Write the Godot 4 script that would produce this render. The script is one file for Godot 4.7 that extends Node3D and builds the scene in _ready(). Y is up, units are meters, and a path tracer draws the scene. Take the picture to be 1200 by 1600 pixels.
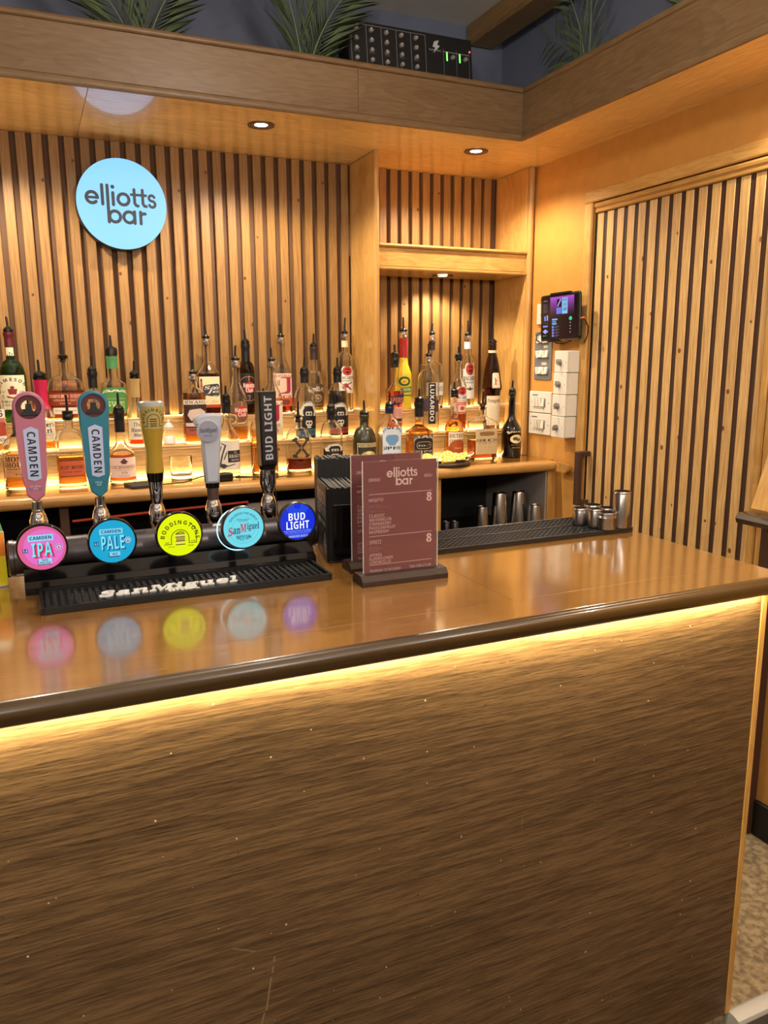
extends Node3D
# A small wood-panelled bar seen from the customers' side. Metres, y up; the bar top is 1.108 m high.

const TOP := 1.108          # bar top
const BACK := 1.125         # back counter top
const TIER_Y := [1.125, 1.243, 1.343]
const ROOM := 0.8         # each globe pendant on the customers' side
const TIER_Z := [-3.025, -3.155, -3.266]

var rng := RandomNumberGenerator.new()
var mats := {}
var tex := {}
var glyphs := {}
var fonts := []
var shared := {}


func _ready():
	rng.seed = 7
	set_camera_and_light()
	make_textures()
	make_materials()
	build_room()
	build_bulkhead()
	build_back_wall()
	build_door_wall()
	build_back_counter()
	build_bar()
	build_lamps()
	build_beer_font()
	build_bar_things()
	build_back_things()
	build_bottles()
	build_wall_things()
	build_top_things()


func set_camera_and_light():
	var cam := Camera3D.new()
	cam.name = "camera"
	cam.position = Vector3(0, 1.57, 0)
	cam.rotation_degrees = Vector3(-11.06, -24.03, -0.30)
	cam.fov = 66.17
	cam.near = 0.05
	cam.far = 60
	cam.current = true
	add_child(cam)
	var e := Environment.new()
	e.background_mode = Environment.BG_COLOR
	e.background_color = Color(0, 0, 0)
	e.tonemap_mode = Environment.TONE_MAPPER_LINEAR
	e.tonemap_exposure = 1.0
	e.sdfgi_enabled = true
	e.ssao_enabled = true
	e.ssil_enabled = true
	var we := WorldEnvironment.new()
	we.name = "world"
	we.environment = e
	add_child(we)


# ---------------------------------------------------------------- small helpers
func numbered(called: String, parent: Node) -> String:
	if not parent.has_node(called):
		return called
	var k := 1
	while parent.has_node("%s_%03d" % [called, k]):
		k += 1
	return "%s_%03d" % [called, k]


func thing(called: String, label: String, category: String, at := Vector3.ZERO, turn := 0.0, group := "") -> Node3D:
	var o := Node3D.new()
	o.name = numbered(called, self)
	add_child(o, true)
	o.position = at
	o.rotation.y = turn
	o.set_meta("label", label)
	o.set_meta("category", category)
	if group != "":
		o.set_meta("group", group)
	return o


func structure(called: String, label := "", at := Vector3.ZERO) -> Node3D:
	var o := Node3D.new()
	o.name = numbered(called, self)
	add_child(o, true)
	o.position = at
	o.set_meta("kind", "structure")
	if label != "":
		o.set_meta("label", label)
	return o


func part(called: String, m: Mesh, material: Material, parent: Node, at := Vector3.ZERO, rot := Vector3.ZERO, label := "") -> MeshInstance3D:
	var o := MeshInstance3D.new()
	o.name = numbered(called, parent)
	o.mesh = m
	o.material_override = material
	parent.add_child(o, true)
	o.position = at
	o.rotation = rot
	o.cast_shadow = GeometryInstance3D.SHADOW_CASTING_SETTING_ON
	if label != "":
		o.set_meta("label", label)
	return o


func tag(o: Node, label: String, category: String, group := ""):
	o.set_meta("label", label)
	o.set_meta("category", category)
	if group != "":
		o.set_meta("group", group)


func stuff(o: Node):
	o.set_meta("kind", "stuff")


func begin() -> SurfaceTool:
	var st := SurfaceTool.new()
	st.begin(Mesh.PRIMITIVE_TRIANGLES)
	return st


func done(st: SurfaceTool) -> ArrayMesh:
	st.generate_normals()
	return st.commit()


func hexc(h: String) -> Color:
	return Color.html("#" + h)


# ---------------------------------------------------------------- shapes
# a, b, c, d run counter-clockwise seen from outside
func quad(st: SurfaceTool, a: Vector3, b: Vector3, c: Vector3, d: Vector3, ua := Vector2(0, 0), ub := Vector2(1, 0), uc := Vector2(1, 1), ud := Vector2(0, 1), g := -1):
	for k in [[a, ua], [c, uc], [b, ub], [a, ua], [d, ud], [c, uc]]:
		st.set_smooth_group(g)
		st.set_uv(k[1])
		st.add_vertex(k[0])


func tri(st: SurfaceTool, a: Vector3, b: Vector3, c: Vector3, ua := Vector2.ZERO, ub := Vector2.ZERO, uc := Vector2.ZERO, g := -1):
	for k in [[a, ua], [c, uc], [b, ub]]:
		st.set_smooth_group(g)
		st.set_uv(k[1])
		st.add_vertex(k[0])


func grain_uv(p: Vector3, n: int, grain: int, o: Vector2) -> Vector2:
	var others := []
	for i in 3:
		if i != grain:
			others.append(i)
	if n == grain:
		return Vector2(p[others[0]], p[others[1]]) + o
	var across: int = others[0] if others[1] == n else others[1]
	return Vector2(p[across], p[grain]) + o


# a box with bevelled edges; uv in metres, v along the grain axis
func box(st: SurfaceTool, lo: Vector3, hi: Vector3, bev := 0.0, grain := 1, o := Vector2.ZERO):
	var c := (lo + hi) / 2
	var h := (hi - lo) / 2
	var b := minf(bev, minf(h.x, minf(h.y, h.z)) * 0.95)
	for n in 3:
		var u := (n + 1) % 3
		var v := (n + 2) % 3
		for s in [-1.0, 1.0]:
			var pts := []
			for k in [[-1.0, -1.0], [1.0, -1.0], [1.0, 1.0], [-1.0, 1.0]]:
				var p := Vector3.ZERO
				p[n] = s * h[n]
				p[u] = k[0] * (h[u] - b)
				p[v] = k[1] * (h[v] - b)
				pts.append(c + p)
			if s < 0:
				pts.reverse()
			quad(st, pts[0], pts[1], pts[2], pts[3], grain_uv(pts[0], n, grain, o), grain_uv(pts[1], n, grain, o), grain_uv(pts[2], n, grain, o), grain_uv(pts[3], n, grain, o))
	if b <= 0.0:
		return
	for n in 3:  # edges along axis n
		var u := (n + 1) % 3
		var v := (n + 2) % 3
		for su in [-1.0, 1.0]:
			for sv in [-1.0, 1.0]:
				var p1 := Vector3.ZERO
				p1[u] = su * h[u]
				p1[v] = sv * (h[v] - b)
				var p2 := Vector3.ZERO
				p2[u] = su * (h[u] - b)
				p2[v] = sv * h[v]
				var e := Vector3.ZERO
				e[n] = h[n] - b
				var q := [c + p1 - e, c + p2 - e, c + p2 + e, c + p1 + e]
				if su * sv < 0:
					q.reverse()
				var pn := n
				for i in 4:
					pass
				var w := []
				for i in 4:
					w.append(grain_uv(q[i], u if u != grain else v, grain, o))
				# edges wind so that the normal points outward
				var nrm: Vector3 = (q[1] - q[0]).cross(q[2] - q[0])
				if nrm.dot(p1 + p2) < 0:
					q.reverse()
					w.reverse()
				quad(st, q[0], q[1], q[2], q[3], w[0], w[1], w[2], w[3])
	for sx in [-1.0, 1.0]:
		for sy in [-1.0, 1.0]:
			for sz in [-1.0, 1.0]:
				var s := Vector3(sx, sy, sz)
				var a := c + Vector3(s.x * h.x, s.y * (h.y - b), s.z * (h.z - b))
				var d := c + Vector3(s.x * (h.x - b), s.y * h.y, s.z * (h.z - b))
				var f := c + Vector3(s.x * (h.x - b), s.y * (h.y - b), s.z * h.z)
				if (d - a).cross(f - a).dot(s) < 0:
					tri(st, a, f, d)
				else:
					tri(st, a, d, f)


func box_mesh(lo: Vector3, hi: Vector3, bev := 0.0015, grain := 1, o := Vector2.ZERO) -> ArrayMesh:
	var st := begin()
	box(st, lo, hi, bev, grain, o)
	return done(st)


# size centred on the origin in x and z, standing on y = 0
func block(size: Vector3, bev := 0.0015) -> ArrayMesh:
	return box_mesh(Vector3(-size.x / 2, 0, -size.z / 2), Vector3(size.x / 2, size.y, size.z / 2), bev)


func ring(a: float, b: float, y: float, n := 2.0, seg := 28) -> PackedVector3Array:
	var r := PackedVector3Array()
	for j in seg:
		var t := TAU * j / seg
		var cx := cos(t)
		var cz := -sin(t)
		r.append(Vector3(signf(cx) * pow(absf(cx), 2.0 / n) * a, y, signf(cz) * pow(absf(cz), 2.0 / n) * b))
	return r


# rings from bottom to top; groups: one smoothing group per band
func loft(st: SurfaceTool, rings: Array, groups := [], cap0 := true, cap1 := true, g0 := 0):
	var n: int = rings[0].size()
	for i in rings.size() - 1:
		var g: int = g0 + (groups[i] if groups.size() > i else 0)
		var v0 := float(i) / (rings.size() - 1)
		var v1 := float(i + 1) / (rings.size() - 1)
		for j in n:
			var k := (j + 1) % n
			quad(st, rings[i][j], rings[i][k], rings[i + 1][k], rings[i + 1][j], Vector2(float(j) / n, 1 - v0), Vector2(float(j + 1) / n, 1 - v0), Vector2(float(j + 1) / n, 1 - v1), Vector2(float(j) / n, 1 - v1), g)
	for end in [[cap0, 0, g0 + 500], [cap1, rings.size() - 1, g0 + 501]]:
		if not end[0]:
			continue
		var r: PackedVector3Array = rings[end[1]]
		var c := Vector3.ZERO
		for p in r:
			c += p
		c /= n
		for j in n:
			var k := (j + 1) % n
			var uc := Vector2(0.5, 0.5)
			var ua := uc + 0.5 * Vector2(cos(TAU * j / n), sin(TAU * j / n))
			var ub := uc + 0.5 * Vector2(cos(TAU * k / n), sin(TAU * k / n))
			if end[1] == 0:
				tri(st, c, r[k], r[j], uc, ub, ua, end[2])
			else:
				tri(st, c, r[j], r[k], uc, ua, ub, end[2])


# profile: [[radius, y], ...] from bottom to top; sharp corners split by angle
func lathe(st: SurfaceTool, prof: Array, seg := 28, cap0 := true, cap1 := true, g0 := 0):
	var rings := []
	var groups := []
	var g := 0
	for i in prof.size():
		rings.append(ring(prof[i][0], prof[i][0], prof[i][1], 2.0, seg))
		if i > 0:
			if i > 1:
				var d1 := Vector2(prof[i - 1][0] - prof[i - 2][0], prof[i - 1][1] - prof[i - 2][1])
				var d2 := Vector2(prof[i][0] - prof[i - 1][0], prof[i][1] - prof[i - 1][1])
				if absf(d1.angle_to(d2)) > 0.6:
					g += 1
			groups.append(g)
	loft(st, rings, groups, cap0, cap1, g0)


func lathe_mesh(prof: Array, seg := 28, cap0 := true, cap1 := true) -> ArrayMesh:
	var st := begin()
	lathe(st, prof, seg, cap0, cap1)
	return done(st)


func tube(st: SurfaceTool, path: Array, r0: float, r1 := -1.0, seg := 8, g0 := 0):
	if r1 < 0:
		r1 = r0
	var rings := []
	var side := Vector3.ZERO
	for i in path.size():
		var d: Vector3 = (path[mini(i + 1, path.size() - 1)] - path[maxi(i - 1, 0)]).normalized()
		if i == 0:
			side = d.cross(Vector3(0.3, 0.2, 0.9)).normalized()
		side = (side - d * side.dot(d)).normalized()
		var other := d.cross(side)
		var r: float = lerpf(r0, r1, float(i) / (path.size() - 1))
		var ps := PackedVector3Array()
		for j in seg:
			var t := TAU * j / seg
			ps.append(path[i] + (side * cos(t) + other * sin(t)) * r)
		rings.append(ps)
	loft(st, rings, [], true, true, g0)


func tube_mesh(path: Array, r0: float, r1 := -1.0, seg := 8) -> ArrayMesh:
	var st := begin()
	tube(st, path, r0, r1, seg)
	return done(st)


# smooth path through points
func curve(points: Array, n := 24) -> Array:
	var c := Curve3D.new()
	for i in points.size():
		var t: Vector3 = (points[mini(i + 1, points.size() - 1)] - points[maxi(i - 1, 0)]) / 6.0
		c.add_point(points[i], -t, t)
	var out := []
	for i in n + 1:
		out.append(c.sample_baked(c.get_baked_length() * i / n))
	return out


func inset(poly: PackedVector2Array, by: float) -> PackedVector2Array:
	var out := PackedVector2Array()
	var n := poly.size()
	for i in n:
		var a := (poly[i] - poly[(i + n - 1) % n]).normalized()
		var b := (poly[(i + 1) % n] - poly[i]).normalized()
		var na := Vector2(-a.y, a.x)
		var nb := Vector2(-b.y, b.x)
		var m := (na + nb)
		m = m / maxf(m.length_squared() / 2.0, 0.2)
		out.append(poly[i] + m * by)
	return out


# poly: counter-clockwise seen from +z; a prism from z0 to z1 with bevelled front and back edges
func prism(st: SurfaceTool, poly: PackedVector2Array, z0: float, z1: float, bev := 0.001, g0 := 0, smooth := false, uvr := Rect2(0, 0, 1, 1)):
	var small := inset(poly, bev)
	var idx := Geometry2D.triangulate_polygon(small)
	var n := poly.size()
	var bb := Rect2(small[0], Vector2.ZERO)
	for p in small:
		bb = bb.expand(p)
	var uvf := func(p: Vector2) -> Vector2: return uvr.position + Vector2((p.x - bb.position.x) / bb.size.x, 1 - (p.y - bb.position.y) / bb.size.y) * uvr.size
	for i in range(0, idx.size(), 3):
		var a := small[idx[i]]
		var b := small[idx[i + 1]]
		var c := small[idx[i + 2]]
		if (b - a).cross(c - a) < 0:
			var t := b
			b = c
			c = t
		tri(st, Vector3(a.x, a.y, z1), Vector3(b.x, b.y, z1), Vector3(c.x, c.y, z1), uvf.call(a), uvf.call(b), uvf.call(c), g0 + 700)
		tri(st, Vector3(a.x, a.y, z0), Vector3(c.x, c.y, z0), Vector3(b.x, b.y, z0), Vector2.ZERO, Vector2.ZERO, Vector2.ZERO, g0 + 701)
	for i in n:
		var k := (i + 1) % n
		var p := poly[i]
		var q := poly[k]
		var s := small[i]
		var t := small[k]
		var g: int = g0 if smooth else -1
		quad(st, Vector3(p.x, p.y, z0 + bev), Vector3(q.x, q.y, z0 + bev), Vector3(q.x, q.y, z1 - bev), Vector3(p.x, p.y, z1 - bev), Vector2.ZERO, Vector2.ZERO, Vector2.ZERO, Vector2.ZERO, g)
		if bev > 0:
			quad(st, Vector3(p.x, p.y, z1 - bev), Vector3(q.x, q.y, z1 - bev), Vector3(t.x, t.y, z1), Vector3(s.x, s.y, z1), Vector2.ZERO, Vector2.ZERO, Vector2.ZERO, Vector2.ZERO, g0 + 702 if smooth else -1)
			quad(st, Vector3(s.x, s.y, z0), Vector3(t.x, t.y, z0), Vector3(q.x, q.y, z0 + bev), Vector3(p.x, p.y, z0 + bev), Vector2.ZERO, Vector2.ZERO, Vector2.ZERO, Vector2.ZERO, g0 + 703 if smooth else -1)


func prism_mesh(poly: PackedVector2Array, z0: float, z1: float, bev := 0.001, smooth := false) -> ArrayMesh:
	var st := begin()
	prism(st, poly, z0, z1, bev, 0, smooth)
	return done(st)


func round_rect(w: float, h: float, r: float, seg := 5) -> PackedVector2Array:
	var out := PackedVector2Array()
	for c in [[1, -1, -90], [1, 1, 0], [-1, 1, 90], [-1, -1, 180]]:
		for i in seg + 1:
			var t := deg_to_rad(c[2] + 90.0 * i / seg)
			out.append(Vector2(c[0] * (w / 2 - r), c[1] * (h / 2 - r)) + Vector2(cos(t), sin(t)) * r)
	return out


func circle2(r: float, seg := 40) -> PackedVector2Array:
	var out := PackedVector2Array()
	for i in seg:
		out.append(Vector2(cos(TAU * i / seg), sin(TAU * i / seg)) * r)
	return out


# a flat print: a rectangle facing +z showing part of a texture
func print_mesh(w: float, h: float, uv := Rect2(0, 0, 1, 1)) -> ArrayMesh:
	var st := begin()
	var e := uv.end
	var p := uv.position
	quad(st, Vector3(-w / 2, -h / 2, 0), Vector3(w / 2, -h / 2, 0), Vector3(w / 2, h / 2, 0), Vector3(-w / 2, h / 2, 0), Vector2(p.x, e.y), e, Vector2(e.x, p.y), p)
	return done(st)


# a flat round print facing +z
func disc_mesh(r: float, uv := Rect2(0, 0, 1, 1), seg := 48) -> ArrayMesh:
	var st := begin()
	for i in seg:
		var a := Vector2(cos(TAU * i / seg), sin(TAU * i / seg))
		var b := Vector2(cos(TAU * (i + 1) / seg), sin(TAU * (i + 1) / seg))
		var f := func(p: Vector2) -> Vector2: return uv.position + Vector2(0.5 + p.x / 2, 0.5 - p.y / 2) * uv.size
		tri(st, Vector3.ZERO, Vector3(a.x * r, a.y * r, 0), Vector3(b.x * r, b.y * r, 0), f.call(Vector2.ZERO), f.call(a), f.call(b))
	return done(st)


# ---------------------------------------------------------------- lettering and prints
func font_rid(which: int) -> RID:
	if fonts.is_empty():
		for k in [["Droid Sans", 400], ["Droid Sans", 700], ["Droid Serif", 400], ["Droid Serif", 700]]:
			var f := SystemFont.new()
			f.font_names = PackedStringArray([k[0]])
			f.font_weight = k[1]
			fonts.append(f)
	return fonts[which].get_rids()[0]


const GS := 56

func glyph(which: int, ch: String) -> Array:
	var key := "%d%s" % [which, ch]
	if not glyphs.has(key):
		var ts := TextServerManager.get_primary_interface()
		var rid := font_rid(which)
		var sz := Vector2i(GS, 0)
		var gi := ts.font_get_glyph_index(rid, GS, ch.unicode_at(0), 0)
		ts.font_render_glyph(rid, sz, gi)
		var r := ts.font_get_glyph_uv_rect(rid, sz, gi)
		var im: Image = null
		var k := ts.font_get_glyph_texture_idx(rid, sz, gi)
		if k >= 0 and r.size.x > 0:
			im = ts.font_get_texture_image(rid, sz, k).get_region(Rect2i(r))
			im.convert(Image.FORMAT_LA8)
		glyphs[key] = [im, ts.font_get_glyph_offset(rid, sz, gi), ts.font_get_glyph_advance(rid, GS, gi).x]
	return glyphs[key]


# the letters of a string as one tight white-on-clear picture
func words(text: String, which := 1, spacing := 0.0) -> Image:
	var x := 0.0
	var items := []
	var top := 1e9
	var bottom := -1e9
	for ch in text:
		var g := glyph(which, ch)
		if g[0]:
			items.append([g[0], int(x + g[1].x), int(g[1].y)])
			top = minf(top, g[1].y)
			bottom = maxf(bottom, g[1].y + g[0].get_height())
		x += g[2] + spacing * GS
	var im := Image.create_empty(maxi(2, int(x) + 4), maxi(2, int(bottom - top)), false, Image.FORMAT_LA8)
	im.fill(Color(1, 1, 1, 0))
	for it in items:
		im.blend_rect(it[0], Rect2i(Vector2i.ZERO, it[0].get_size()), Vector2i(it[1] + 1, it[2] - int(top)))
	return im.get_region(im.get_used_rect()) if im.get_used_rect().size.x > 0 else im


func tinted(im: Image, color: Color) -> Image:
	var n := im.duplicate() as Image
	n.convert(Image.FORMAT_RGBA8)
	var d := n.get_data()
	var r := color.r8
	var g := color.g8
	var b := color.b8
	for i in range(0, d.size(), 4):
		d[i] = r
		d[i + 1] = g
		d[i + 2] = b
	return Image.create_from_data(n.get_width(), n.get_height(), false, Image.FORMAT_RGBA8, d)


# fits the text into a rectangle; turn: 0, 1 (reads downward), -1 (reads upward); lean shears it
func put(im: Image, text: String, r: Rect2, color: Color, which := 1, turn := 0, lean := 0.0, spacing := 0.0):
	var w := tinted(words(text, which, spacing), color)
	if lean != 0.0:
		var extra := int(absf(lean) * w.get_height())
		var s := Image.create_empty(w.get_width() + extra, w.get_height(), false, Image.FORMAT_RGBA8)
		s.fill(Color(color, 0))
		for y in w.get_height():
			s.blit_rect(w, Rect2i(0, y, w.get_width(), 1), Vector2i(int(lean * (w.get_height() - y)), y))
		w = s
	if turn == 1:
		w.rotate_90(CLOCKWISE)
	elif turn == -1:
		w.rotate_90(COUNTERCLOCKWISE)
	w.resize(maxi(1, int(r.size.x)), maxi(1, int(r.size.y)), Image.INTERPOLATE_LANCZOS if r.size.x > w.get_width() else Image.INTERPOLATE_TRILINEAR)
	im.blend_rect(w, Rect2i(Vector2i.ZERO, w.get_size()), Vector2i(r.position))


# letters along an arc; angles in degrees, 0 to the right, 90 up; from a0 to a1
func put_arc(im: Image, text: String, c: Vector2, radius: float, a0: float, a1: float, size: float, color: Color, which := 1, inward := false):
	var total := 0.0
	for ch in text:
		total += glyph(which, ch)[2]
	var x := 0.0
	for ch in text:
		var g := glyph(which, ch)
		var adv: float = g[2]
		var a := deg_to_rad(lerpf(a0, a1, (x + adv / 2) / total))
		x += adv
		if g[0] == null:
			continue
		var up := Vector2(cos(a), -sin(a)) * (-1.0 if inward else 1.0)
		var right := Vector2(-up.y, up.x)
		var base := c + Vector2(cos(a), -sin(a)) * radius
		var gim: Image = g[0]
		var reach := int(size) + 2
		for py in range(-reach, reach + 1):
			for px in range(-reach, reach + 1):
				var at := Vector2i(int(base.x) + px, int(base.y) + py)
				if at.x < 0 or at.y < 0 or at.x >= im.get_width() or at.y >= im.get_height():
					continue
				var d := Vector2(at) + Vector2(0.5, 0.5) - base
				var gx: float = d.dot(right) / size * GS + adv / 2 - g[1].x
				var gy: float = -d.dot(up) / size * GS + GS * 0.36 - g[1].y - GS * 0.0
				if gx < 0 or gy < 0 or gx >= gim.get_width() or gy >= gim.get_height():
					continue
				var al := gim.get_pixel(int(gx), int(gy)).a
				if al > 0.02:
					im.set_pixelv(at, im.get_pixelv(at).lerp(color, al))


func blot(im: Image, at: Vector2i, color: Color, al: float):
	if at.x < 0 or at.y < 0 or at.x >= im.get_width() or at.y >= im.get_height() or al <= 0.0:
		return
	var o := im.get_pixelv(at)
	var c := o.lerp(color, minf(al, 1.0))
	c.a = maxf(o.a, minf(al, 1.0) * color.a)
	im.set_pixelv(at, c)


func dot(im: Image, c: Vector2, r: float, color: Color, inner := 0.0, squash := 1.0):
	for y in range(int(c.y - r * squash) - 1, int(c.y + r * squash) + 2):
		for x in range(int(c.x - r) - 1, int(c.x + r) + 2):
			var d := Vector2(x + 0.5 - c.x, (y + 0.5 - c.y) / squash).length()
			var a := clampf(r - d + 0.5, 0, 1)
			if inner > 0:
				a *= clampf(d - inner + 0.5, 0, 1)
			blot(im, Vector2i(x, y), color, a)


func stroke(im: Image, pts: Array, w: float, color: Color):
	for i in pts.size() - 1:
		var p: Vector2 = pts[i]
		var q: Vector2 = pts[i + 1]
		var lo := p.min(q) - Vector2(w, w)
		var hi := p.max(q) + Vector2(w, w)
		for y in range(int(lo.y), int(hi.y) + 1):
			for x in range(int(lo.x), int(hi.x) + 1):
				var s := Vector2(x + 0.5, y + 0.5)
				var d := s.distance_to(Geometry2D.get_closest_point_to_segment(s, p, q))
				if d < w / 2 + 0.5:
					blot(im, Vector2i(x, y), color, clampf(w / 2 - d + 0.5, 0, 1))


func shape2(im: Image, pts: Array, color: Color):
	var poly := PackedVector2Array(pts)
	var lo := poly[0]
	var hi := poly[0]
	for p in poly:
		lo = lo.min(p)
		hi = hi.max(p)
	for y in range(int(lo.y), int(hi.y) + 1):
		for x in range(int(lo.x), int(hi.x) + 1):
			if Geometry2D.is_point_in_polygon(Vector2(x + 0.5, y + 0.5), poly):
				blot(im, Vector2i(x, y), color, 1.0)


func arc_pts(c: Vector2, r: float, a0: float, a1: float, n := 14) -> Array:
	var out := []
	for i in n + 1:
		var a := deg_to_rad(lerpf(a0, a1, float(i) / n))
		out.append(c + Vector2(cos(a), -sin(a)) * r)
	return out


# the bar's own two-line name in its round letters; at: left end of the first baseline, s: x-height
func bar_name(im: Image, at: Vector2, s: float, color: Color):
	var w := 0.225 * s
	var f := func(x: float, y: float) -> Vector2: return at + Vector2(x, -y) * s
	var r := 0.39 * s
	stroke(im, arc_pts(f.call(0.48, 0.5), r, 0, 315, 26), w, color)   # e
	stroke(im, [f.call(0.1, 0.5), f.call(0.86, 0.5)], w * 0.8, color)
	stroke(im, [f.call(1.22, 0.08), f.call(1.22, 1.42)], w, color)   # l
	stroke(im, [f.call(1.6, -1.17), f.call(1.6, 1.42)], w, color)    # the long l
	stroke(im, [f.call(1.98, 0.08), f.call(1.98, 0.92)], w, color)   # i
	dot(im, f.call(1.98, 1.34), w * 0.62, color)
	dot(im, f.call(2.72, 0.5), r + w / 2, color, r - w / 2)          # o
	for x in [3.52, 4.12]:                                            # t t
		stroke(im, [f.call(x, 1.25), f.call(x, 0.28), f.call(x + 0.1, 0.12), f.call(x + 0.24, 0.1)], w * 0.95, color)
		stroke(im, [f.call(x - 0.22, 0.88), f.call(x + 0.24, 0.88)], w * 0.85, color)
	stroke(im, arc_pts(f.call(4.78, 0.72), 0.2 * s, 20, 270, 12) + arc_pts(f.call(4.8, 0.29), 0.22 * s, 90, -160, 12), w * 0.85, color)   # s
	dot(im, f.call(2.04, -0.76), r + w / 2, color, r - w / 2)         # b
	dot(im, f.call(3.06, -0.76), r + w / 2, color, r - w / 2)        # a
	stroke(im, [f.call(3.46, -0.34), f.call(3.46, -1.17)], w, color)
	stroke(im, [f.call(3.9, -0.34), f.call(3.9, -1.17)], w, color)   # r
	stroke(im, arc_pts(f.call(4.16, -0.72), 0.28 * s, 160, 75, 8), w, color)


func to_tex(im: Image) -> ImageTexture:
	return ImageTexture.create_from_image(im)


# wood, grain along v (seamless along it); size in metres; knots: [u, v, radius, stretch]; returns [colour, relief]
# ring: spacing of the growth rings, wander: how far they wander; fibre and pore: their widths; all in metres
func wood(w: int, h: int, sd: int, size: Vector2, dark: Color, light: Color, ring: float, wander: float, fibre: float, pore: float, pore_amount: float, ring_tone: float, knots := [], marks := []) -> Array:
	var n1 := FastNoiseLite.new()
	n1.seed = sd
	n1.frequency = 1.0
	n1.fractal_octaves = 3
	var n2 := FastNoiseLite.new()
	n2.seed = sd + 1
	n2.frequency = 1.0
	n2.fractal_octaves = 2
	var n3 := FastNoiseLite.new()
	n3.seed = sd + 2
	n3.frequency = 1.0
	n3.fractal_type = FastNoiseLite.FRACTAL_NONE
	var d := PackedByteArray()
	d.resize(w * h * 3)
	var hd := PackedByteArray()
	hd.resize(w * h)
	var i := 0
	var turn := size.y / TAU
	for y in h:
		var v := float(y) / h
		var cy := cos(TAU * v) * turn
		var sy := sin(TAU * v) * turn
		for x in w:
			var u := float(x) / w * size.x
			var k := 0.0
			var shift := 0.0
			for kn in knots:
				var dy: float = (v - kn[1]) * size.y
				if absf(dy) < kn[2] * 6.0:
					var dx: float = u - kn[0] * size.x
					var q: float = (dx * dx + dy * dy / (kn[3] * kn[3])) / (kn[2] * kn[2])
					if q < 14.0:
						shift += dx * 0.75 * exp(-q * 0.35)
						if q < 1.0:
							k = maxf(k, 1.0 - q * q)
			var uu := u - shift
			var g := n1.get_noise_3d(uu * 4.0, cy * 0.9, sy * 0.9)
			var rg := (uu + g * wander) / ring
			var t := rg - floorf(rg)
			t = t * t
			var f := n2.get_noise_3d(uu / fibre, cy * 9.0, sy * 9.0)
			var p := n3.get_noise_3d(u / pore, cy * 34.0, sy * 34.0)
			var m := clampf(0.74 - ring_tone * t + f * 0.5 + g * 0.4, 0, 1)
			var rel := 0.62 + f * 0.4 - 0.2 * t
			if p > 0.3:
				m -= (p - 0.3) * pore_amount
				rel -= (p - 0.3) * pore_amount * 1.4
			var c := dark.lerp(light, m)
			if k > 0:
				c = c.lerp(Color(0.38, 0.22, 0.11), minf(k * 1.1, 0.8))
			d[i * 3] = clampi(int(c.r * 255), 0, 255)
			d[i * 3 + 1] = clampi(int(c.g * 255), 0, 255)
			d[i * 3 + 2] = clampi(int(c.b * 255), 0, 255)
			hd[i] = int(clampf(rel, 0, 1) * 255)
			i += 1
	var im := Image.create_from_data(w, h, false, Image.FORMAT_RGB8, d)
	for mk in marks:
		if mk.size() == 4:
			dot(im, Vector2(mk[0], mk[1]), mk[2], mk[3])
		else:
			stroke(im, [Vector2(mk[0], mk[1]), Vector2(mk[2], mk[3])], mk[4], mk[5])
	return [to_tex(im), to_tex(Image.create_from_data(w, h, false, Image.FORMAT_L8, hd))]


# one label of the bottle sheet: a list of marks in units of the label's own width and height
func draw_label(sheet: Image, n: int, ops: Array):
	var s := Vector2(128, 200)
	var im := Image.create_empty(128, 200, false, Image.FORMAT_RGBA8)
	im.fill(Color(0, 0, 0, 0))
	for op in ops:
		var c: Color = hexc(op[4] if op[0] == "d" else op[-1])
		match op[0]:
			"f":
				im.fill(c)
			"r":
				im.fill_rect(Rect2i(Vector2(op[1], op[2]) * s, Vector2(op[3], op[4]) * s), c)
			"d":
				dot(im, Vector2(op[1], op[2]) * s, op[3] * s.x, c, op[5] * s.x if op.size() > 5 else 0.0)
			"t", "i", "v":
				put(im, op[1], Rect2(Vector2(op[2], op[3]) * s, Vector2(op[4], op[5]) * s), c, op[6], 1 if op[0] == "v" else 0, 0.25 if op[0] == "i" else 0.0)
			"a":
				put_arc(im, op[1], Vector2(op[2], op[3]) * s, op[4] * s.x, op[5], op[6], op[7] * s.x, c, 1)
			"l":
				stroke(im, [Vector2(op[1], op[2]) * s, Vector2(op[3], op[4]) * s], op[5] * s.x, c)
			"p":
				var pts := []
				for k in range(1, op.size() - 1, 2):
					pts.append(Vector2(op[k], op[k + 1]) * s)
				shape2(im, pts, c)
	sheet.blit_rect(im, Rect2i(0, 0, 128, 200), Vector2i((n % 8) * 128, int(n / 8) * 200))


func label_uv(n: int) -> Rect2:
	return Rect2(((n % 8) * 128 + 1) / 1024.0, (int(n / 8) * 200 + 1) / 1024.0, 126 / 1024.0, 198 / 1024.0)


# lines of small print
func fine(y0: float, y1: float, rows: int, color: String, x0 := 0.18, x1 := 0.82) -> Array:
	var out := []
	for i in rows:
		var y := lerpf(y0, y1, float(i) / maxi(1, rows - 1))
		out.append(["t", ["finest quality", "product bottled", "distilled by hand", "aged in oak casks"][i % 4], x0 + 0.04 * (i % 2), y, x1 - x0 - 0.08 * (i % 2), 0.035, 0, color])
	return out


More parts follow.
